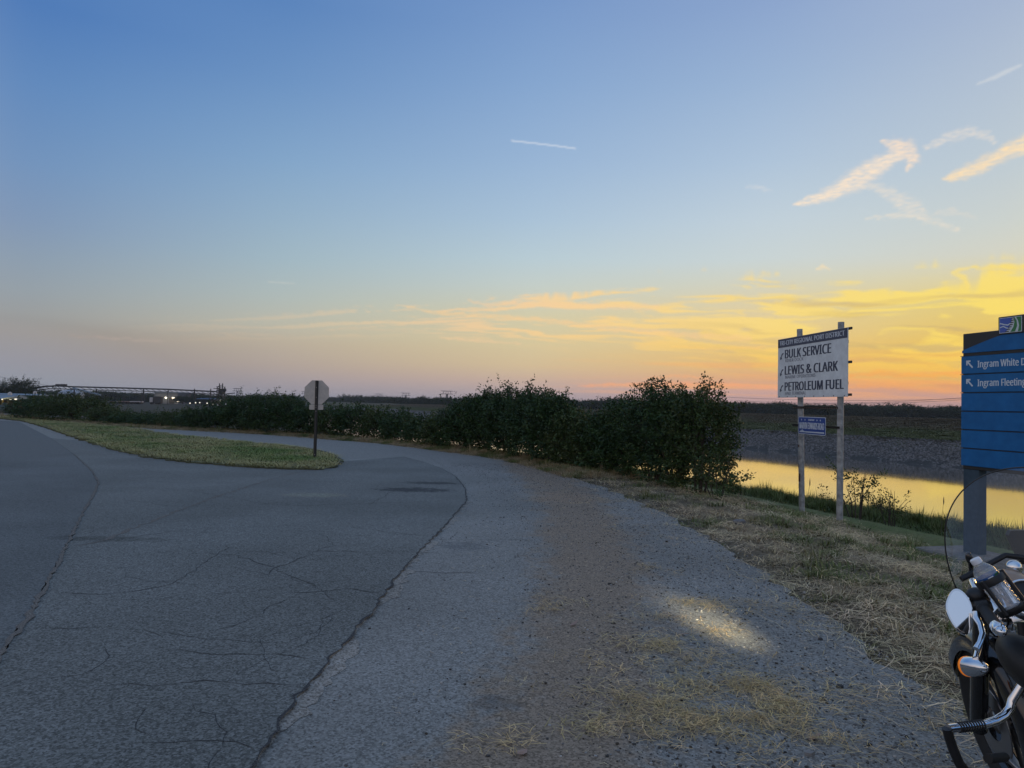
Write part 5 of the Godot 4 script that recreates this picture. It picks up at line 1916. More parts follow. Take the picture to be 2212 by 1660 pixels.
		if e[5] == 0.0:
			for u in [4, 22, 32, 34.5]:
				var lp: Vector3 = far_at(u, 863, S - 4.4) - t.position
				b = MB.new()
				b.ball(lp, Vector3(0.14, 0.12, 0.14))
				put(b, "lamp", M.lamp, t)
			var l := OmniLight3D.new()
			l.light_color = Color(1.0, 0.85, 0.5)
			l.light_energy = 1.2
			l.omni_range = 20.0
			l.omni_attenuation = 2.0
			l.shadow_enabled = true
			l.light_size = 0.2
			l.name = "lamp_glow"
			t.add_child(l, true)
			l.position = far_at(24, 863.5, S - 3.6) - t.position
		b = MB.new()
		b.lathe([Vector2(0.35, 0), Vector2(0.35, 0.5), Vector2(0, 0.75)], Transform3D(Basis.IDENTITY, Vector3(wd * 0.32, yr - 0.1, 0)), 8)
		put(b, "roof_vent", M.pale, t)
	# tank car and hopper car in front of the sheds
	for e in [[-8, 19, "dull green railway tank car in front of the loading shed", 0], [24, 49, "black railway hopper car coupled behind the green tank car", 1]]:
		var a := far_at(e[0], 893, 95.0)
		var c := far_at(e[1], 893, 95.0)
		var yt := far_at(e[1], 875.5, 95.0).y + 1.1
		t = thing("tank_car" if e[3] == 0 else "hopper_car", e[2], "rail car", Vector3((a.x + c.x) * 0.5, -1.1, a.z))
		var wd := c.x - a.x
		b = MB.new()
		if e[3] == 0:
			b.lathe([Vector2(0, -wd * 0.5), Vector2(0.7, -wd * 0.47), Vector2(0.98, -wd * 0.42), Vector2(0.98, wd * 0.42), Vector2(0.7, wd * 0.47), Vector2(0, wd * 0.5)], Transform3D(Basis(Vector3.BACK, PI / 2), Vector3(0, yt - 0.98, 0)), 20)
			put(b, "tank", M.tank_green, t)
			b = MB.new()
			b.lathe([Vector2(0.3, 0), Vector2(0.3, 0.3), Vector2(0, 0.36)], Transform3D(Basis.IDENTITY, Vector3(0.2, yt - 0.05, 0)), 10)
			put(b, "dome_hatch", M.tank_green, t)
		else:
			b.plate(PackedVector2Array([Vector2(-wd * 0.5, yt - 0.1), Vector2(-wd * 0.5, yt * 0.55), Vector2(-wd * 0.28, 0.5), Vector2(wd * 0.28, 0.5), Vector2(wd * 0.5, yt * 0.55), Vector2(wd * 0.5, yt - 0.1)]), -1.0, 1.0)
			put(b, "hopper", M.black, t)
		for s in [-0.36, -0.22, 0.22, 0.36]:
			b = MB.new()
			b.lathe([Vector2(0, -0.7), Vector2(0.33, -0.7), Vector2(0.33, 0.7), Vector2(0, 0.7)], Transform3D(Basis(Vector3.RIGHT, PI / 2), Vector3(wd * s, 0.3, 0)), 10)
			put(b, "wheelset", M.iron, t)
		b = MB.new()
		b.box(Vector3(0, 0.62, 0), Vector3(wd * 0.98, 0.14, 1.2))
		put(b, "underframe", M.iron, t)
	# pale gravel yard in front of them
	b = MB.new()
	var g0 := far_at(-60, 903, 70.0)
	b.box(Vector3(g0.x + 5.5, height(g0.x + 5.5, -66.0) + 0.02, -66.0), Vector3(14, 0.04, 8))
	tag(put(b, "rail_yard_path", M.concrete), "", "", "", "structure")

# ------------------------------------------------------------------ motorcycle
var bike_T: Transform3D

func bl(us: float, vs: float, d: float) -> Vector3:      # photograph pixel at full size -> the motorcycle's own axes
	return bike_T.affine_inverse() * at(us * 0.86406, vs * 0.86406, d)

func along(p: Vector3, q: Vector3) -> Transform3D:        # local y runs from p to q
	var y := (q - p).normalized()
	var x := y.cross(Vector3.BACK)
	x = x.normalized() if x.length() > 0.05 else Vector3.RIGHT
	return Transform3D(Basis(x, y, x.cross(y)), p)

func arc(c: Vector3, r: float, a0: float, a1: float, n: int, x := 0.0) -> Array:
	var out := []
	for i in n + 1:
		var a := deg_to_rad(lerpf(a0, a1, float(i) / n))
		out.append(c + Vector3(x, sin(a) * r, -cos(a) * r))    # 0 degrees points forward
	return out

func wheel(parent: Node, c: Vector3, R: float, w: float) -> void:
	var tw := Node3D.new()
	tw.name = "wheel"
	parent.add_child(tw, true)
	var axis := Transform3D(Basis(Vector3.BACK, -PI / 2), c)
	var b := MB.new()
	b.lathe([Vector2(R * 0.70, -w * 0.62), Vector2(R * 0.82, -w * 0.95), Vector2(R * 0.92, -w * 0.85), Vector2(R * 0.98, -w * 0.5), Vector2(R, 0), Vector2(R * 0.98, w * 0.5), Vector2(R * 0.92, w * 0.85), Vector2(R * 0.82, w * 0.95), Vector2(R * 0.70, w * 0.62)], axis, 44)
	put(b, "tyre", M.rubber, tw)
	b = MB.new()
	b.lathe([Vector2(R * 0.72, -w * 0.66), Vector2(R * 0.69, -w * 0.5), Vector2(R * 0.64, 0), Vector2(R * 0.69, w * 0.5), Vector2(R * 0.72, w * 0.66)], axis, 36)
	put(b, "rim", M.black_gloss, tw)
	b = MB.new()
	b.lathe([Vector2(0, -w * 0.8), Vector2(R * 0.14, -w * 0.75), Vector2(R * 0.12, 0), Vector2(R * 0.14, w * 0.75), Vector2(0, w * 0.8)], axis, 16)
	put(b, "hub", M.steel, tw)
	for k in 10:
		var a := TAU * k / 10.0
		b = MB.new()
		b.tube([c + Vector3(0, sin(a), -cos(a)) * R * 0.12, c + Vector3(0, sin(a + 0.08), -cos(a + 0.08)) * R * 0.68], [0.012, 0.009], 5)
		put(b, "spoke", M.black, tw)
	b = MB.new()
	b.lathe([Vector2(R * 0.22, 0), Vector2(R * 0.46, 0.0), Vector2(R * 0.46, 0.006), Vector2(R * 0.22, 0.006)], Transform3D(axis.basis, c + Vector3(-w * 0.95, 0, 0)), 28)
	put(b, "brake_disc", M.steel, tw)

func fender(parent: Node, called: String, c: Vector3, R: float, w: float, a0: float, a1: float, m: Material) -> void:
	var b := MB.new()
	var n := 24
	var rows := []
	for i in n + 1:
		var a := deg_to_rad(lerpf(a0, a1, float(i) / n))
		var taper := smoothstep(0.0, 0.12, float(i) / n) * 0.35 + 0.65
		var row := []
		for e in [[-1.0, -0.055], [-1.0, -0.01], [-0.8, 0.018], [-0.4, 0.032], [0.0, 0.037], [0.4, 0.032], [0.8, 0.018], [1.0, -0.01], [1.0, -0.055]]:
			row.append(c + Vector3(e[0] * w * taper, sin(a) * (R + e[1]), -cos(a) * (R + e[1])))
		rows.append(row)
	for i in n:
		for k in 8:
			var p: Vector3 = rows[i][k]
			var q: Vector3 = rows[i][k + 1]
			var r: Vector3 = rows[i + 1][k + 1]
			var s: Vector3 = rows[i + 1][k]
			var nn := (r - p).cross(s - q).normalized()
			var o := (p + r) * 0.5 - c
			if nn.dot(o) < 0.0: nn = -nn
			b.quad(p, q, r, s, nn)
	# smooth the normals across the curved shell
	var acc := {}
	for i in b.v.size():
		var key := b.v[i].snapped(Vector3.ONE * 0.0005)
		acc[key] = acc.get(key, Vector3.ZERO) + b.n[i]
	for i in b.v.size():
		b.n[i] = (acc[b.v[i].snapped(Vector3.ONE * 0.0005)] as Vector3).normalized()
	put(b, called, m, parent)

func build_motorcycle() -> void:
	bike_T = Transform3D(Basis(Vector3.UP, deg_to_rad(-10.0)) * Basis(Vector3.BACK, deg_to_rad(11.0)), Vector3(2.17, 0.0, -3.0))
	var t := thing("motorcycle", "black and chrome cruiser motorcycle with a clear windshield leaning on its side stand", "motorcycle", bike_T.origin, bike_T.basis)
	var R := 0.325
	var ax := Vector3(0, R, 0)
	var rx := Vector3(0, R - 0.01, 1.62)
	wheel(t, ax, R, 0.068)
	wheel(t, rx, R - 0.01, 0.085)
	fender(t, "front_fender", ax, R + 0.018, 0.088, 8.0, 196.0, M.black_gloss)
	fender(t, "rear_fender", rx, R + 0.03, 0.11, 40.0, 205.0, M.black_gloss)
	var b: MB
	for s in [-1.0, 1.0]:
		b = MB.new()
		b.tube([Vector3(0.112 * s, R - 0.03, -0.02), Vector3(0.112 * s, 0.60, 0.12)], [0.033, 0.033], 14)
		put(b, "fork_slider", M.black_gloss, t)
		b = MB.new()
		b.tube([Vector3(0.112 * s, 0.59, 0.115), Vector3(0.112 * s, 0.97, 0.30)], [0.028, 0.030], 14)
		put(b, "fork_cover", M.black_gloss, t)
		# turn signals
		var lp := bl(2419, 1667, 2.76)
		var rp := bl(2470, 1671, 2.66)
		if s > 0.0:
			lp.x = -lp.x + 0.02; rp.x = -rp.x + 0.02
		var T := along(lp, rp)
		var ln := lp.distance_to(rp)
		b = MB.new()
		b.lathe([Vector2(0.036, 0), Vector2(0.0375, 0.012), Vector2(0.036, ln * 0.4), Vector2(0.028, ln * 0.7), Vector2(0.014, ln * 0.93), Vector2(0, ln)], T, 22)
		var sig := put(b, "turn_signal", M.chrome, t)
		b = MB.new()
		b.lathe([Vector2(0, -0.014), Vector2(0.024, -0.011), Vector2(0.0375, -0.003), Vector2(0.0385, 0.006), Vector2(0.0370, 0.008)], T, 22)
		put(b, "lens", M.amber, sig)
		b = MB.new()
		b.tube([(lp + rp) * 0.5 + Vector3(0, 0.03, 0), Vector3(0.12 * s, (lp.y + rp.y) * 0.5 + 0.05, 0.20)], [0.012, 0.014], 8)
		put(b, "signal_stalk", M.chrome, t)
	# headlight, lit
	var hl := Vector3(0, 0.80, 0.06)
	b = MB.new()
	b.lathe([Vector2(0, 0.17), Vector2(0.05, 0.165), Vector2(0.085, 0.12), Vector2(0.098, 0.05), Vector2(0.1, 0.0), Vector2(0.092, -0.004)], Transform3D(Basis(Vector3.RIGHT, PI / 2), hl), 26)
	var shell := put(b, "headlight", M.chrome, t)
	b = MB.new()
	b.lathe([Vector2(0, -0.022), Vector2(0.045, -0.018), Vector2(0.08, -0.008), Vector2(0.092, -0.003)], Transform3D(Basis(Vector3.RIGHT, PI / 2), hl), 26)
	put(b, "lens", M.lamp, shell)
	var sp := SpotLight3D.new()
	sp.name = "headlight_beam"
	sp.light_color = Color(1.0, 0.95, 0.78)
	sp.light_energy = 23.0
	sp.spot_range = 40.0
	sp.spot_attenuation = 2.0
	sp.spot_angle = 6.0
	sp.spot_angle_attenuation = 1.0
	sp.light_size = 0.12
	sp.shadow_enabled = true
	add_child(sp)
	sp.position = bike_T * (hl + Vector3(0, 0, -0.05))
	sp.look_at_from_position(sp.position, gp(1548, 1352), Vector3.UP)
	# handlebar and left controls
	var g0 := bl(2461, 1524, 2.44)
	var g1 := bl(2503, 1580, 2.24)
	b = MB.new()
	var mid := Vector3(-0.16, 1.02, 0.36)
	var gm := Vector3(-g0.x, g0.y, g0.z)
	b.tube([g0, g0.lerp(mid, 0.55) + Vector3(0, 0.03, -0.03), mid, Vector3(0, 1.0, 0.35), Vector3(0.16, 1.02, 0.36), gm.lerp(Vector3(0.16, 1.02, 0.36), 0.45) + Vector3(0, 0.03, -0.03), gm], 0.0135, 10)
	put(b, "handlebar", M.chrome, t)
	for s in [-1.0, 1.0]:
		var p0 := g0 if s < 0.0 else gm
		var p1 := g1 if s < 0.0 else Vector3(-g1.x, g1.y, g1.z)
		var T := along(p0, p1)
		var ln := p0.distance_to(p1)
		b = MB.new()
		b.lathe([Vector2(0, -0.004), Vector2(0.024, 0), Vector2(0.024, 0.01), Vector2(0.0175, 0.016), Vector2(0.019, ln * 0.5), Vector2(0.0175, ln * 0.78)], T, 18)
		var grip := put(b, "grip", M.rubber, t)
		b = MB.new()
		b.lathe([Vector2(0.018, ln * 0.76), Vector2(0.0215, ln * 0.79), Vector2(0.0215, ln * 0.93), Vector2(0.018, ln * 0.97), Vector2(0.016, ln * 0.975)], T, 18)
		put(b, "grip_ring", M.chrome, grip)
		b = MB.new()
		b.ball(p0.lerp(p1, 1.0), Vector3.ONE * 0.0165)
		put(b, "end_ball", M.chrome, grip)
		# switch housing
		var q := p0 + (p0 - p1).normalized() * 0.03
		b = MB.new()
		b.box(q, Vector3(0.05, 0.055, 0.06), T.basis, 0.012)
		b.ball(q + Vector3(0.0, 0.03, -0.03), Vector3(0.034, 0.028, 0.034))
		put(b, "switch_housing", M.black, t)
	b = MB.new()
	b.tube([bl(2440, 1530, 2.44), bl(2442, 1546, 2.43), bl(2452, 1562, 2.40), bl(2458, 1586, 2.37), bl(2451, 1608, 2.35), bl(2442, 1624, 2.34)], [0.010, 0.012, 0.0095, 0.010, 0.009, 0.012], 10)
	put(b, "clutch_lever", M.chrome, t)
	# mirror
	var outline := [[2400, 1475], [2412, 1480], [2422, 1493], [2428, 1512], [2428.5, 1535], [2424, 1560], [2415, 1577], [2405, 1583], [2393, 1578], [2381, 1562], [2372, 1540], [2370, 1518], [2377, 1498], [2388, 1481]]
	var smooth_out := []
	for i in outline.size():
		var n := outline.size()
		for j in 4:
			var f := j / 4.0
			var q := Vector2(outline[i][0], outline[i][1]).cubic_interpolate(Vector2(outline[(i + 1) % n][0], outline[(i + 1) % n][1]), Vector2(outline[(i + n - 1) % n][0], outline[(i + n - 1) % n][1]), Vector2(outline[(i + 2) % n][0], outline[(i + 2) % n][1]), f)
			smooth_out.append([q.x, q.y])
	outline = smooth_out
	for s in [-1.0, 1.0]:
		var mc := at(2399 * 0.86406, 1528 * 0.86406, 2.47)
		var mn := Vector3(-0.24, 0.42, 0.87).normalized()
		var mx := Vector3.UP.cross(mn).normalized()
		var MT := bike_T.affine_inverse() * Transform3D(Basis(mx, mn.cross(mx), mn), mc)
		if s > 0.0:
			MT.origin.x = -MT.origin.x
		for layer in 2:
			var poly := PackedVector2Array()
			for e in outline:
				var k := (1.0 if layer == 0 else 0.90) * 0.86406 / FPX * 2.47
				poly.append(Vector2((e[0] - 2399.0) * k * -s, -(e[1] - 1528.0) * k * 1.03))
			b = MB.new()
			if layer == 0:
				b.plate(poly, -0.012, 0.0, MT)
				var domed := PackedVector2Array()
				for p in poly: domed.append(p * 0.8)
				b.plate(domed, -0.026, -0.011, MT)
				put(b, "mirror_housing", M.chrome, t)
			else:
				b.plate(poly, 0.0003, 0.0012, MT)
				put(b, "mirror_glass", M.mirror, t)
		b = MB.new()
		var root := (g0 if s < 0.0 else gm) + Vector3(0.0, 0.03, -0.05)
		b.tube([root, MT.origin.lerp(root, 0.4) + Vector3(0, 0.012, -0.02), MT * Vector3(0, 0.0, -0.02)], [0.007, 0.007, 0.009], 8)
		put(b, "mirror_stem", M.chrome, t)
	# windshield: bent clear sheet
	b = MB.new()
	var rows := []
	var left := []
	var rightp := []
	for i in 41:
		var f := sin(i / 40.0 * PI * 0.5)
		var hw := 0.256 * pow(maxf(1.0 - pow(maxf(f - 0.55, 0.0) / 0.45, 2.3), 0.0), 0.5) if f > 0.55 else lerpf(0.185, 0.256, sin(f / 0.55 * PI * 0.5))
		hw = maxf(hw, 0.003)
		var row := []
		for k in 17:
			var a := (k / 16.0) * 2.0 - 1.0
			var x := a * hw
			row.append(Vector3(x, 0.93 + 0.50 * f, lerpf(0.23, 0.45, f) + 1.35 * x * x))
		left.append(row[0])
		rightp.push_front(row[16])
		rows.append(row)
	for i in 40:
		for k in 16:
			var p: Vector3 = rows[i][k]
			var q: Vector3 = rows[i][k + 1]
			var r: Vector3 = rows[i + 1][k + 1]
			var s: Vector3 = rows[i + 1][k]
			var na1 := Vector3(-2.7 * p.x, 0.44, 1).normalized() * -1.0
			var na2 := Vector3(-2.7 * q.x, 0.44, 1).normalized() * -1.0
			b.tri(p, q, r, na1, na2, na2)
			b.tri(p, r, s, na1, na2, na1)
	put(b, "windshield", M.screen_glass, t)
	b = MB.new()
	b.tube(left + rightp, 0.0024, 6)
	put(b, "windshield_edge", M.dark_steel, t)
	for s in [-1.0, 1.0]:
		b = MB.new()
		b.tube([Vector3(0.15 * s, 1.10, 0.345), Vector3(0.14 * s, 0.97, 0.29), Vector3(0.115 * s, 0.90, 0.27)], 0.008, 8)
		b.ball(Vector3(0.15 * s, 1.10, 0.34), Vector3(0.013, 0.024, 0.01))
		put(b, "windshield_bracket", M.black_gloss, t)
	b = MB.new()
	b.tube([Vector3(-0.20, 1.03, 0.36), Vector3(-0.02, 1.09, 0.33), Vector3(0.20, 1.03, 0.36)], 0.011, 8)
	put(b, "cross_brace", M.black, t)
	# dial and its pod
	var dc := bl(2572, 1497, 2.32)
	var dt := Transform3D(Basis(Vector3.RIGHT, deg_to_rad(52.0)), dc)
	b = MB.new()
	b.lathe([Vector2(0, 0.0), Vector2(0.056, 0.0)], dt, 26)
	var dial := put(b, "dial", M.black, t)
	b = MB.new()
	b.lathe([Vector2(0.054, -0.01), Vector2(0.056, 0.008), Vector2(0.062, 0.011), Vector2(0.066, 0.004), Vector2(0.066, -0.03), Vector2(0.04, -0.06), Vector2(0, -0.065)], dt, 28)
	put(b, "dial_rim", M.chrome, dial)
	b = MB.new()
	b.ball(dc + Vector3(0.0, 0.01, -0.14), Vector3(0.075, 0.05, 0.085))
	put(b, "instrument_cowl", M.tan_reflection, t)
	b = MB.new()
	b.ball(dc + Vector3(0.045, 0.06, -0.16), Vector3(0.026, 0.026, 0.024))
	put(b, "instrument_pod", M.chrome, t)
	# dark triangular plate seen through the screen, put in for a mirror back
	b = MB.new()
	b.plate(PackedVector2Array([Vector2(0, 0), Vector2(0.13, -0.02), Vector2(0.13, 0.10), Vector2(-0.005, 0.135), Vector2(-0.018, 0.12)]), -0.02, 0.0, Transform3D(Basis(Vector3.UP, 0.2) * Basis(Vector3.BACK, 0.1), bl(2558, 1412, 2.72)))
	put(b, "dark_screen_plate", M.black, t)
	# bottle carrier
	var cb := bl(2531, 1524, 2.12)
	var cc := bl(2437, 1398, 2.17)
	var CT := along(cb, cc)
	b = MB.new()
	b.lathe([Vector2(0.0, -0.008), Vector2(0.041, -0.008), Vector2(0.043, 0.012), Vector2(0.0395, 0.012), Vector2(0.0385, -0.002), Vector2(0, -0.002)], CT, 20)
	for a in [0.35, 2.35, 4.4]:
		b.tube([CT * Vector3(cos(a) * 0.0415, 0, sin(a) * 0.0415), CT * Vector3(cos(a) * 0.0415, 0.11, sin(a) * 0.0415)], 0.0065, 6)
	b.lathe([Vector2(0.0385, 0.085), Vector2(0.043, 0.087), Vector2(0.043, 0.106), Vector2(0.0385, 0.108)], CT, 20, PI * 1.15, 0.2)
	put(b, "cup_holder", M.black, t)
	b = MB.new()
	b.tube([CT * Vector3(0.03, 0.0, 0.03), Vector3(-0.10, 1.0, 0.37)], 0.012, 6)
	put(b, "cup_holder_arm", M.black, t)
	# engine guard: chrome above, dark upright
	var G := [bl(2372, 1823, 2.54), bl(2396, 1820, 2.55), bl(2430, 1816, 2.56), bl(2462, 1812, 2.57), bl(2490, 1803, 2.58), bl(2512, 1790, 2.59), bl(2526, 1772, 2.60), bl(2531, 1752, 2.60), Vector3(-0.05, 0.70, 0.42)]
	b = MB.new()
	b.tube(G, 0.0155, 14)
	put(b, "engine_guard", M.chrome, t)
	var G2 := [bl(2368, 1822, 2.54), bl(2374, 1846, 2.54), bl(2384, 1875, 2.54), bl(2398, 1908, 2.53), bl(2425, 1945, 2.53), bl(2470, 1985, 2.56), Vector3(-0.10, 0.24, 0.52)]
	b = MB.new()
	b.tube(G2, 0.017, 12)
	put(b, "guard_upright", M.black, t)
	for k in 10:
		var p: Vector3 = (G[1] as Vector3).lerp(G[3], 0.02 + k * 0.098)
		var d: Vector3 = ((G[3] as Vector3) - G[1]).normalized()
		b = MB.new()
		b.lathe([Vector2(0.0150, -0.0024), Vector2(0.0182, -0.0018), Vector2(0.0182, 0.0018), Vector2(0.0150, 0.0024)], along(p, p + d), 14)
		put(b, "guard_ring", M.rubber, t)
	# right-hand guard
	b = MB.new()
	b.tube([Vector3(0.05, 0.70, 0.42), Vector3(0.25, 0.62, 0.42), Vector3(0.36, 0.50, 0.43), Vector3(0.33, 0.36, 0.46), Vector3(0.10, 0.24, 0.52)], 0.0155, 12)
	put(b, "engine_guard", M.chrome, t)
	# pegs
	for s in [-1.0, 1.0]:
		var p := bl(2470, 1898, 2.50)
		var q := bl(2514, 1894, 2.56)
		if s > 0.0:
			p.x = -p.x; q.x = -q.x
		b = MB.new()
		b.tube([p, q], 0.016, 12)
		put(b, "foot_peg", M.rubber, t)
		b = MB.new()
		b.tube([q, Vector3(0.12 * s, 0.30, 0.62)], 0.009, 8)
		put(b, "peg_arm", M.steel, t)
	# dark rounded bulge below the bar, read as the front of the tank
	b = MB.new()
	b.ball(bl(2580, 1668, 2.36), Vector3(0.072, 0.085, 0.15), Basis(Vector3.BACK, 0.35) * Basis(Vector3.RIGHT, 0.3), 14, 20)
	put(b, "dark_bulge", M.leather, t)
	# frame, engine, tank, seat
	b = MB.new()
	b.tube([Vector3(0, 0.93, 0.33), Vector3(0, 0.86, 0.62), Vector3(0, 0.74, 1.05), Vector3(0, 0.60, 1.35)], 0.03, 10)
	for s in [-1.0, 1.0]:
		b.tube([Vector3(0.02 * s, 0.84, 0.35), Vector3(0.10 * s, 0.45, 0.48), Vector3(0.13 * s, 0.20, 0.62), Vector3(0.13 * s, 0.18, 1.05), Vector3(0.12 * s, 0.32, 1.62)], 0.018, 8)
		b.tube([Vector3(0.12 * s, 0.32, 1.62), Vector3(0.11 * s, 0.62, 1.35)], 0.02, 8)
	put(b, "frame", M.black, t)
	b = MB.new()
	b.box(Vector3(0, 0.32, 0.92), Vector3(0.26, 0.24, 0.42), Basis.IDENTITY, 0.05)
	put(b, "crankcase", M.steel, t)
	for e in [[-0.35, 0.76], [0.4, 0.98]]:
		b = MB.new()
		for k in 9:
			b.lathe([Vector2(0, 0.06 + k * 0.024), Vector2(0.085, 0.06 + k * 0.024), Vector2(0.085, 0.068 + k * 0.024), Vector2(0.066, 0.070 + k * 0.024), Vector2(0.066, 0.084 + k * 0.024)], Transform3D(Basis(Vector3.RIGHT, e[0]), Vector3(0, 0.36, e[1])), 18)
		put(b, "cylinder", M.steel, t)
	b = MB.new()
	b.ball(Vector3(0, 0.84, 0.80), Vector3(0.135, 0.115, 0.30), Basis(Vector3.RIGHT, 0.10), 14, 22)
	put(b, "fuel_tank", M.black_gloss, t)
	b = MB.new()
	b.ball(Vector3(0, 0.70, 1.22), Vector3(0.17, 0.075, 0.26), Basis(Vector3.RIGHT, 0.05), 10, 20)
	b.ball(Vector3(0, 0.76, 1.58), Vector3(0.13, 0.06, 0.20), Basis(Vector3.RIGHT, -0.1), 10, 20)
	put(b, "seat", M.leather, t)
	for k in 2:
		b = MB.new()
		b.tube([Vector3(0.12, 0.42, 0.72 + 0.2 * k), Vector3(0.19, 0.28, 0.82 + 0.2 * k), Vector3(0.20, 0.24 + 0.09 * k, 1.1), Vector3(0.20, 0.25 + 0.09 * k, 2.0)], [0.022, 0.024, 0.036, 0.04], 12)
		put(b, "exhaust_pipe", M.chrome, t)
	b = MB.new()
	b.ball(Vector3(0, 0.72, 1.97), Vector3(0.05, 0.035, 0.03))
	put(b, "tail_lamp", mat(lin(0.35, 0.01, 0.01), 0.2), t)
	# side stand on the left
	b = MB.new()
	var gnd := bike_T.affine_inverse() * (bike_T * Vector3(-0.34, 0, 0.80) * Vector3(1, 0, 1))
	b.tube([Vector3(-0.13, 0.20, 0.72), gnd + Vector3(0, 0.012, 0)], [0.013, 0.012], 8)
	b.ball(gnd + Vector3(0, 0.006, 0), Vector3(0.03, 0.008, 0.03))
	put(b, "side_stand", M.black, t)
	# water bottle in the carrier
	var wb := bike_T * CT
	var L := (bike_T * cc).distance_to(bike_T * cb)
	t = thing("water_bottle", "clear plastic water bottle with a white cap standing in the motorcycle's cup holder", "bottle", wb.origin, wb.basis.orthonormalized())
	var f := L / 0.205
	var prof := [Vector2(0.0, 0.004), Vector2(0.024, 0.0), Vector2(0.0315, 0.006)]
	for k in 5:
		var y := 0.014 + k * 0.0165
		prof.append(Vector2(0.0325, y)); prof.append(Vector2(0.0325, y + 0.009)); prof.append(Vector2(0.0302, y + 0.0125))
	prof.append_array([Vector2(0.030, 0.099), Vector2(0.0325, 0.105), Vector2(0.0325, 0.142), Vector2(0.031, 0.152), Vector2(0.026, 0.166), Vector2(0.018, 0.178), Vector2(0.0135, 0.185), Vector2(0.0135, 0.192)])
	for i in prof.size(): prof[i] = prof[i] * Vector2(1.0, f)
	b = MB.new()
	b.lathe(prof, Transform3D.IDENTITY, 28)
	put(b, "bottle_wall", M.pet, t)
	b = MB.new()
	b.lathe([Vector2(0.0, 0.006 * f), Vector2(0.029, 0.007 * f), Vector2(0.0285, 0.098 * f), Vector2(0.0, 0.0985 * f)], Transform3D.IDENTITY, 24)
	put(b, "water", M.water_in, t)
	b = MB.new()
	b.lathe([Vector2(0.0329, 0.108 * f), Vector2(0.0331, 0.122 * f), Vector2(0.0329, 0.138 * f)], Transform3D.IDENTITY, 28)
	put(b, "label", M.label_blue, t)
	b = MB.new()
	b.lathe([Vector2(0.0332, 0.109 * f), Vector2(0.0334, 0.122 * f), Vector2(0.0332, 0.137 * f)], Transform3D.IDENTITY, 10, 1.0, 0.25)
	put(b, "label_green_field", M.label_green, t)
	b = MB.new()
	b.lathe([Vector2(0.0332, 0.111 * f), Vector2(0.0334, 0.122 * f), Vector2(0.0332, 0.135 * f)], Transform3D.IDENTITY, 6, 0.5, 1.4)
	put(b, "label_white_field", M.label_white, t)
	b = MB.new()
	b.lathe([Vector2(0.0145, 0.186 * f), Vector2(0.0155, 0.188 * f), Vector2(0.0152, 0.203 * f), Vector2(0.0135, 0.206 * f), Vector2(0, 0.206 * f)], Transform3D.IDENTITY, 22)
	put(b, "cap", M.cap_white, t)

func build_small_things() -> void:
	var p := gp(1573, 1139)
	p = ground_at(p.x + 0.15, p.z)
	var o := put(pebble(41, 6, 9), "pale_stone", M.concrete)
	o.transform = Transform3D(Basis.from_scale(Vector3(0.10, 0.055, 0.07)), p + Vector3(0, 0.05, 0))
	tag(o, "pale rounded stone lying in the dry verge grass", "stone")
	# dead leaves curled on the shoulder
	for e in [[1128, 1633, 0.05], [1240, 1352, 0.05], [1985, 1420, 0.05], [1760, 1600, 0.045], [1480, 1375, 0.04]]:
		var q := gp(e[0], e[1])
		if outside(q.x, q.z) > 0.2: continue
		var b := MB.new()
		var r: float = e[2]
		var pts := [Vector3(-r, 0.006, 0), Vector3(-r * 0.3, 0.012, r * 0.35), Vector3(r * 0.5, 0.02, r * 0.25), Vector3(r, 0.026, 0), Vector3(r * 0.5, 0.014, -r * 0.25), Vector3(-r * 0.3, 0.008, -r * 0.35)]
		for k in range(1, 5):
			var nn: Vector3 = (pts[k] - pts[0]).cross(pts[k + 1] - pts[0]).normalized()
			b.tri(pts[0], pts[k], pts[k + 1], nn, nn, nn)
		b.col = Color.WHITE
		var lf := put(b, "dead_leaf", M.pinkish)
		lf.transform = Transform3D(Basis(Vector3.UP, e[0] * 0.7), q + Vector3(0, 0.004, 0))
		tag(lf, "small curled dead leaf lying on the gravel shoulder", "leaf", "dead leaves on the shoulder")

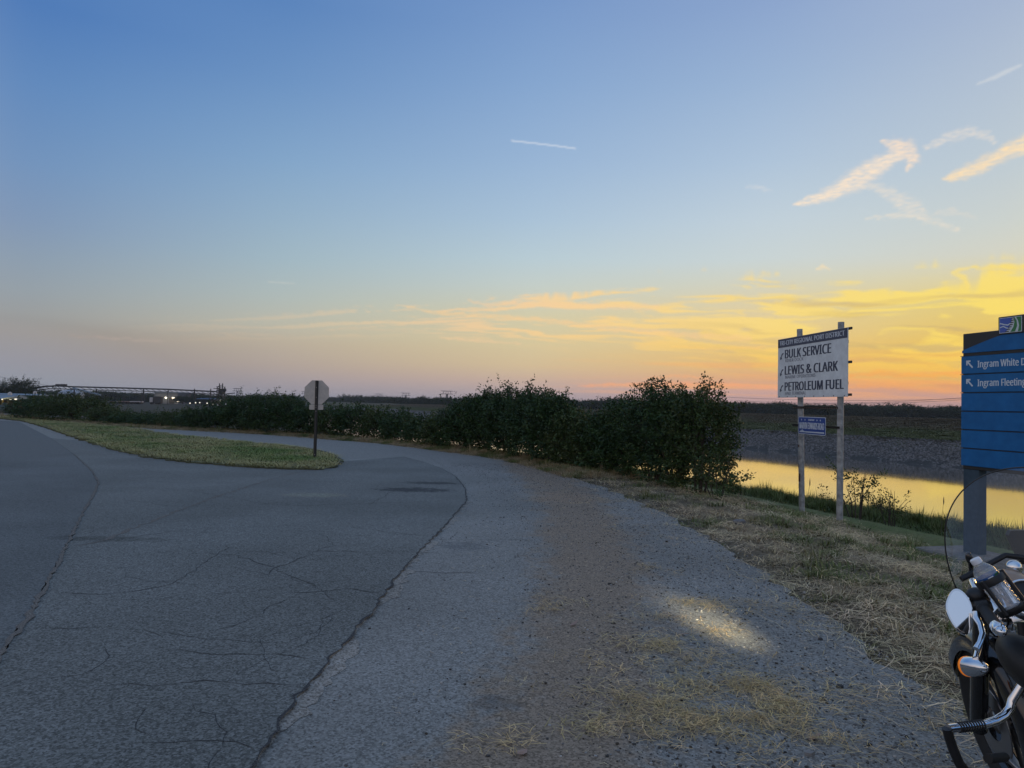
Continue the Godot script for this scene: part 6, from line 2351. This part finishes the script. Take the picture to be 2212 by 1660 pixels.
# ------------------------------------------------------------------ the scene
func _ready() -> void:
	cam_basis = Basis(Vector3.RIGHT, deg_to_rad(1.65)) * Basis(Vector3.BACK, deg_to_rad(1.2))
	var cam := Camera3D.new()
	cam.name = "camera"
	cam.fov = rad_to_deg(2.0 * atan(830.0 / FPX))
	cam.near = 0.05
	cam.far = 12000.0
	add_child(cam)
	cam.transform = Transform3D(cam_basis, EYE)
	cam.current = true
	var env := Environment.new()
	env.background_mode = Environment.BG_SKY
	env.tonemap_mode = Environment.TONE_MAPPER_LINEAR
	env.tonemap_exposure = 1.0
	env.sdfgi_enabled = true
	env.ssao_enabled = true
	env.ssil_enabled = true
	env.fog_enabled = true
	env.fog_density = 0.00016
	env.fog_light_color = Color(0.86, 0.88, 0.92)
	var sm := PanoramaSkyMaterial.new()
	sm.panorama = make_sky()
	var sky := Sky.new()
	sky.sky_material = sm
	env.sky = sky
	env.background_energy_multiplier = 1.0
	var we := WorldEnvironment.new()
	we.name = "world"
	we.environment = env
	add_child(we)
	var sun := DirectionalLight3D.new()
	sun.name = "sun"
	sun.light_color = Color(1.0, 0.78, 0.48)
	sun.light_energy = 0.15
	sun.light_angular_distance = 12.0
	sun.shadow_enabled = true
	add_child(sun)
	var a := deg_to_rad(SUN_AZ)
	var e := deg_to_rad(4.0)
	sun.look_at_from_position(Vector3(sin(a) * cos(e), sin(e), -cos(a) * cos(e)) * 100.0, Vector3.ZERO, Vector3.UP)

	na.seed = 1; na.frequency = 0.35; na.fractal_octaves = 3
	nb.seed = 2; nb.frequency = 0.12; nb.fractal_octaves = 4
	for p in [Vector2(3.2, 80), Vector2(2.75, 6), Vector2(2.55, 0), Vector2(2.5, -2.5)]:
		edge.append(p)
	for p in [[2150, 1610], [2060, 1535], [1940, 1448], [1841, 1373], [1719, 1284], [1635, 1227], [1560, 1183], [1500, 1148], [1461, 1126], [1414, 1100], [1354, 1074], [1295, 1050], [1244, 1034], [1193, 1019], [1125, 1001], [1056, 988], [988, 979], [903, 968], [818, 958], [700, 949], [600, 941], [500, 935], [330, 927], [150, 914], [0, 901], [-250, 888]]:
		edge.append(g2(p[0], p[1]))
	edge.append(Vector2(-160, -70))
	for p in [[-300, 898], [0, 905.5], [50, 911], [100, 925], [150, 943], [200, 960], [250, 975], [300, 987], [360, 996], [420, 1003], [500, 1010], [580, 1014], [640, 1017], [690, 1018], [722, 1012], [735, 1003], [730, 993], [712, 984], [680, 976], [620, 967], [560, 961], [480, 952], [400, 944], [340, 936], [300, 929], [200, 919], [100, 911], [0, 902], [-300, 892]]:
		island.append(g2(p[0], p[1]))
	make_materials()
	build_ground()
	build_road()
	build_far_trees()
	build_bushes()
	build_port_sign()
	build_directory_sign()
	build_stop_sign()
	build_motorcycle()
	build_port()
	build_pylons()
	build_small_things()
	build_ground_cover()
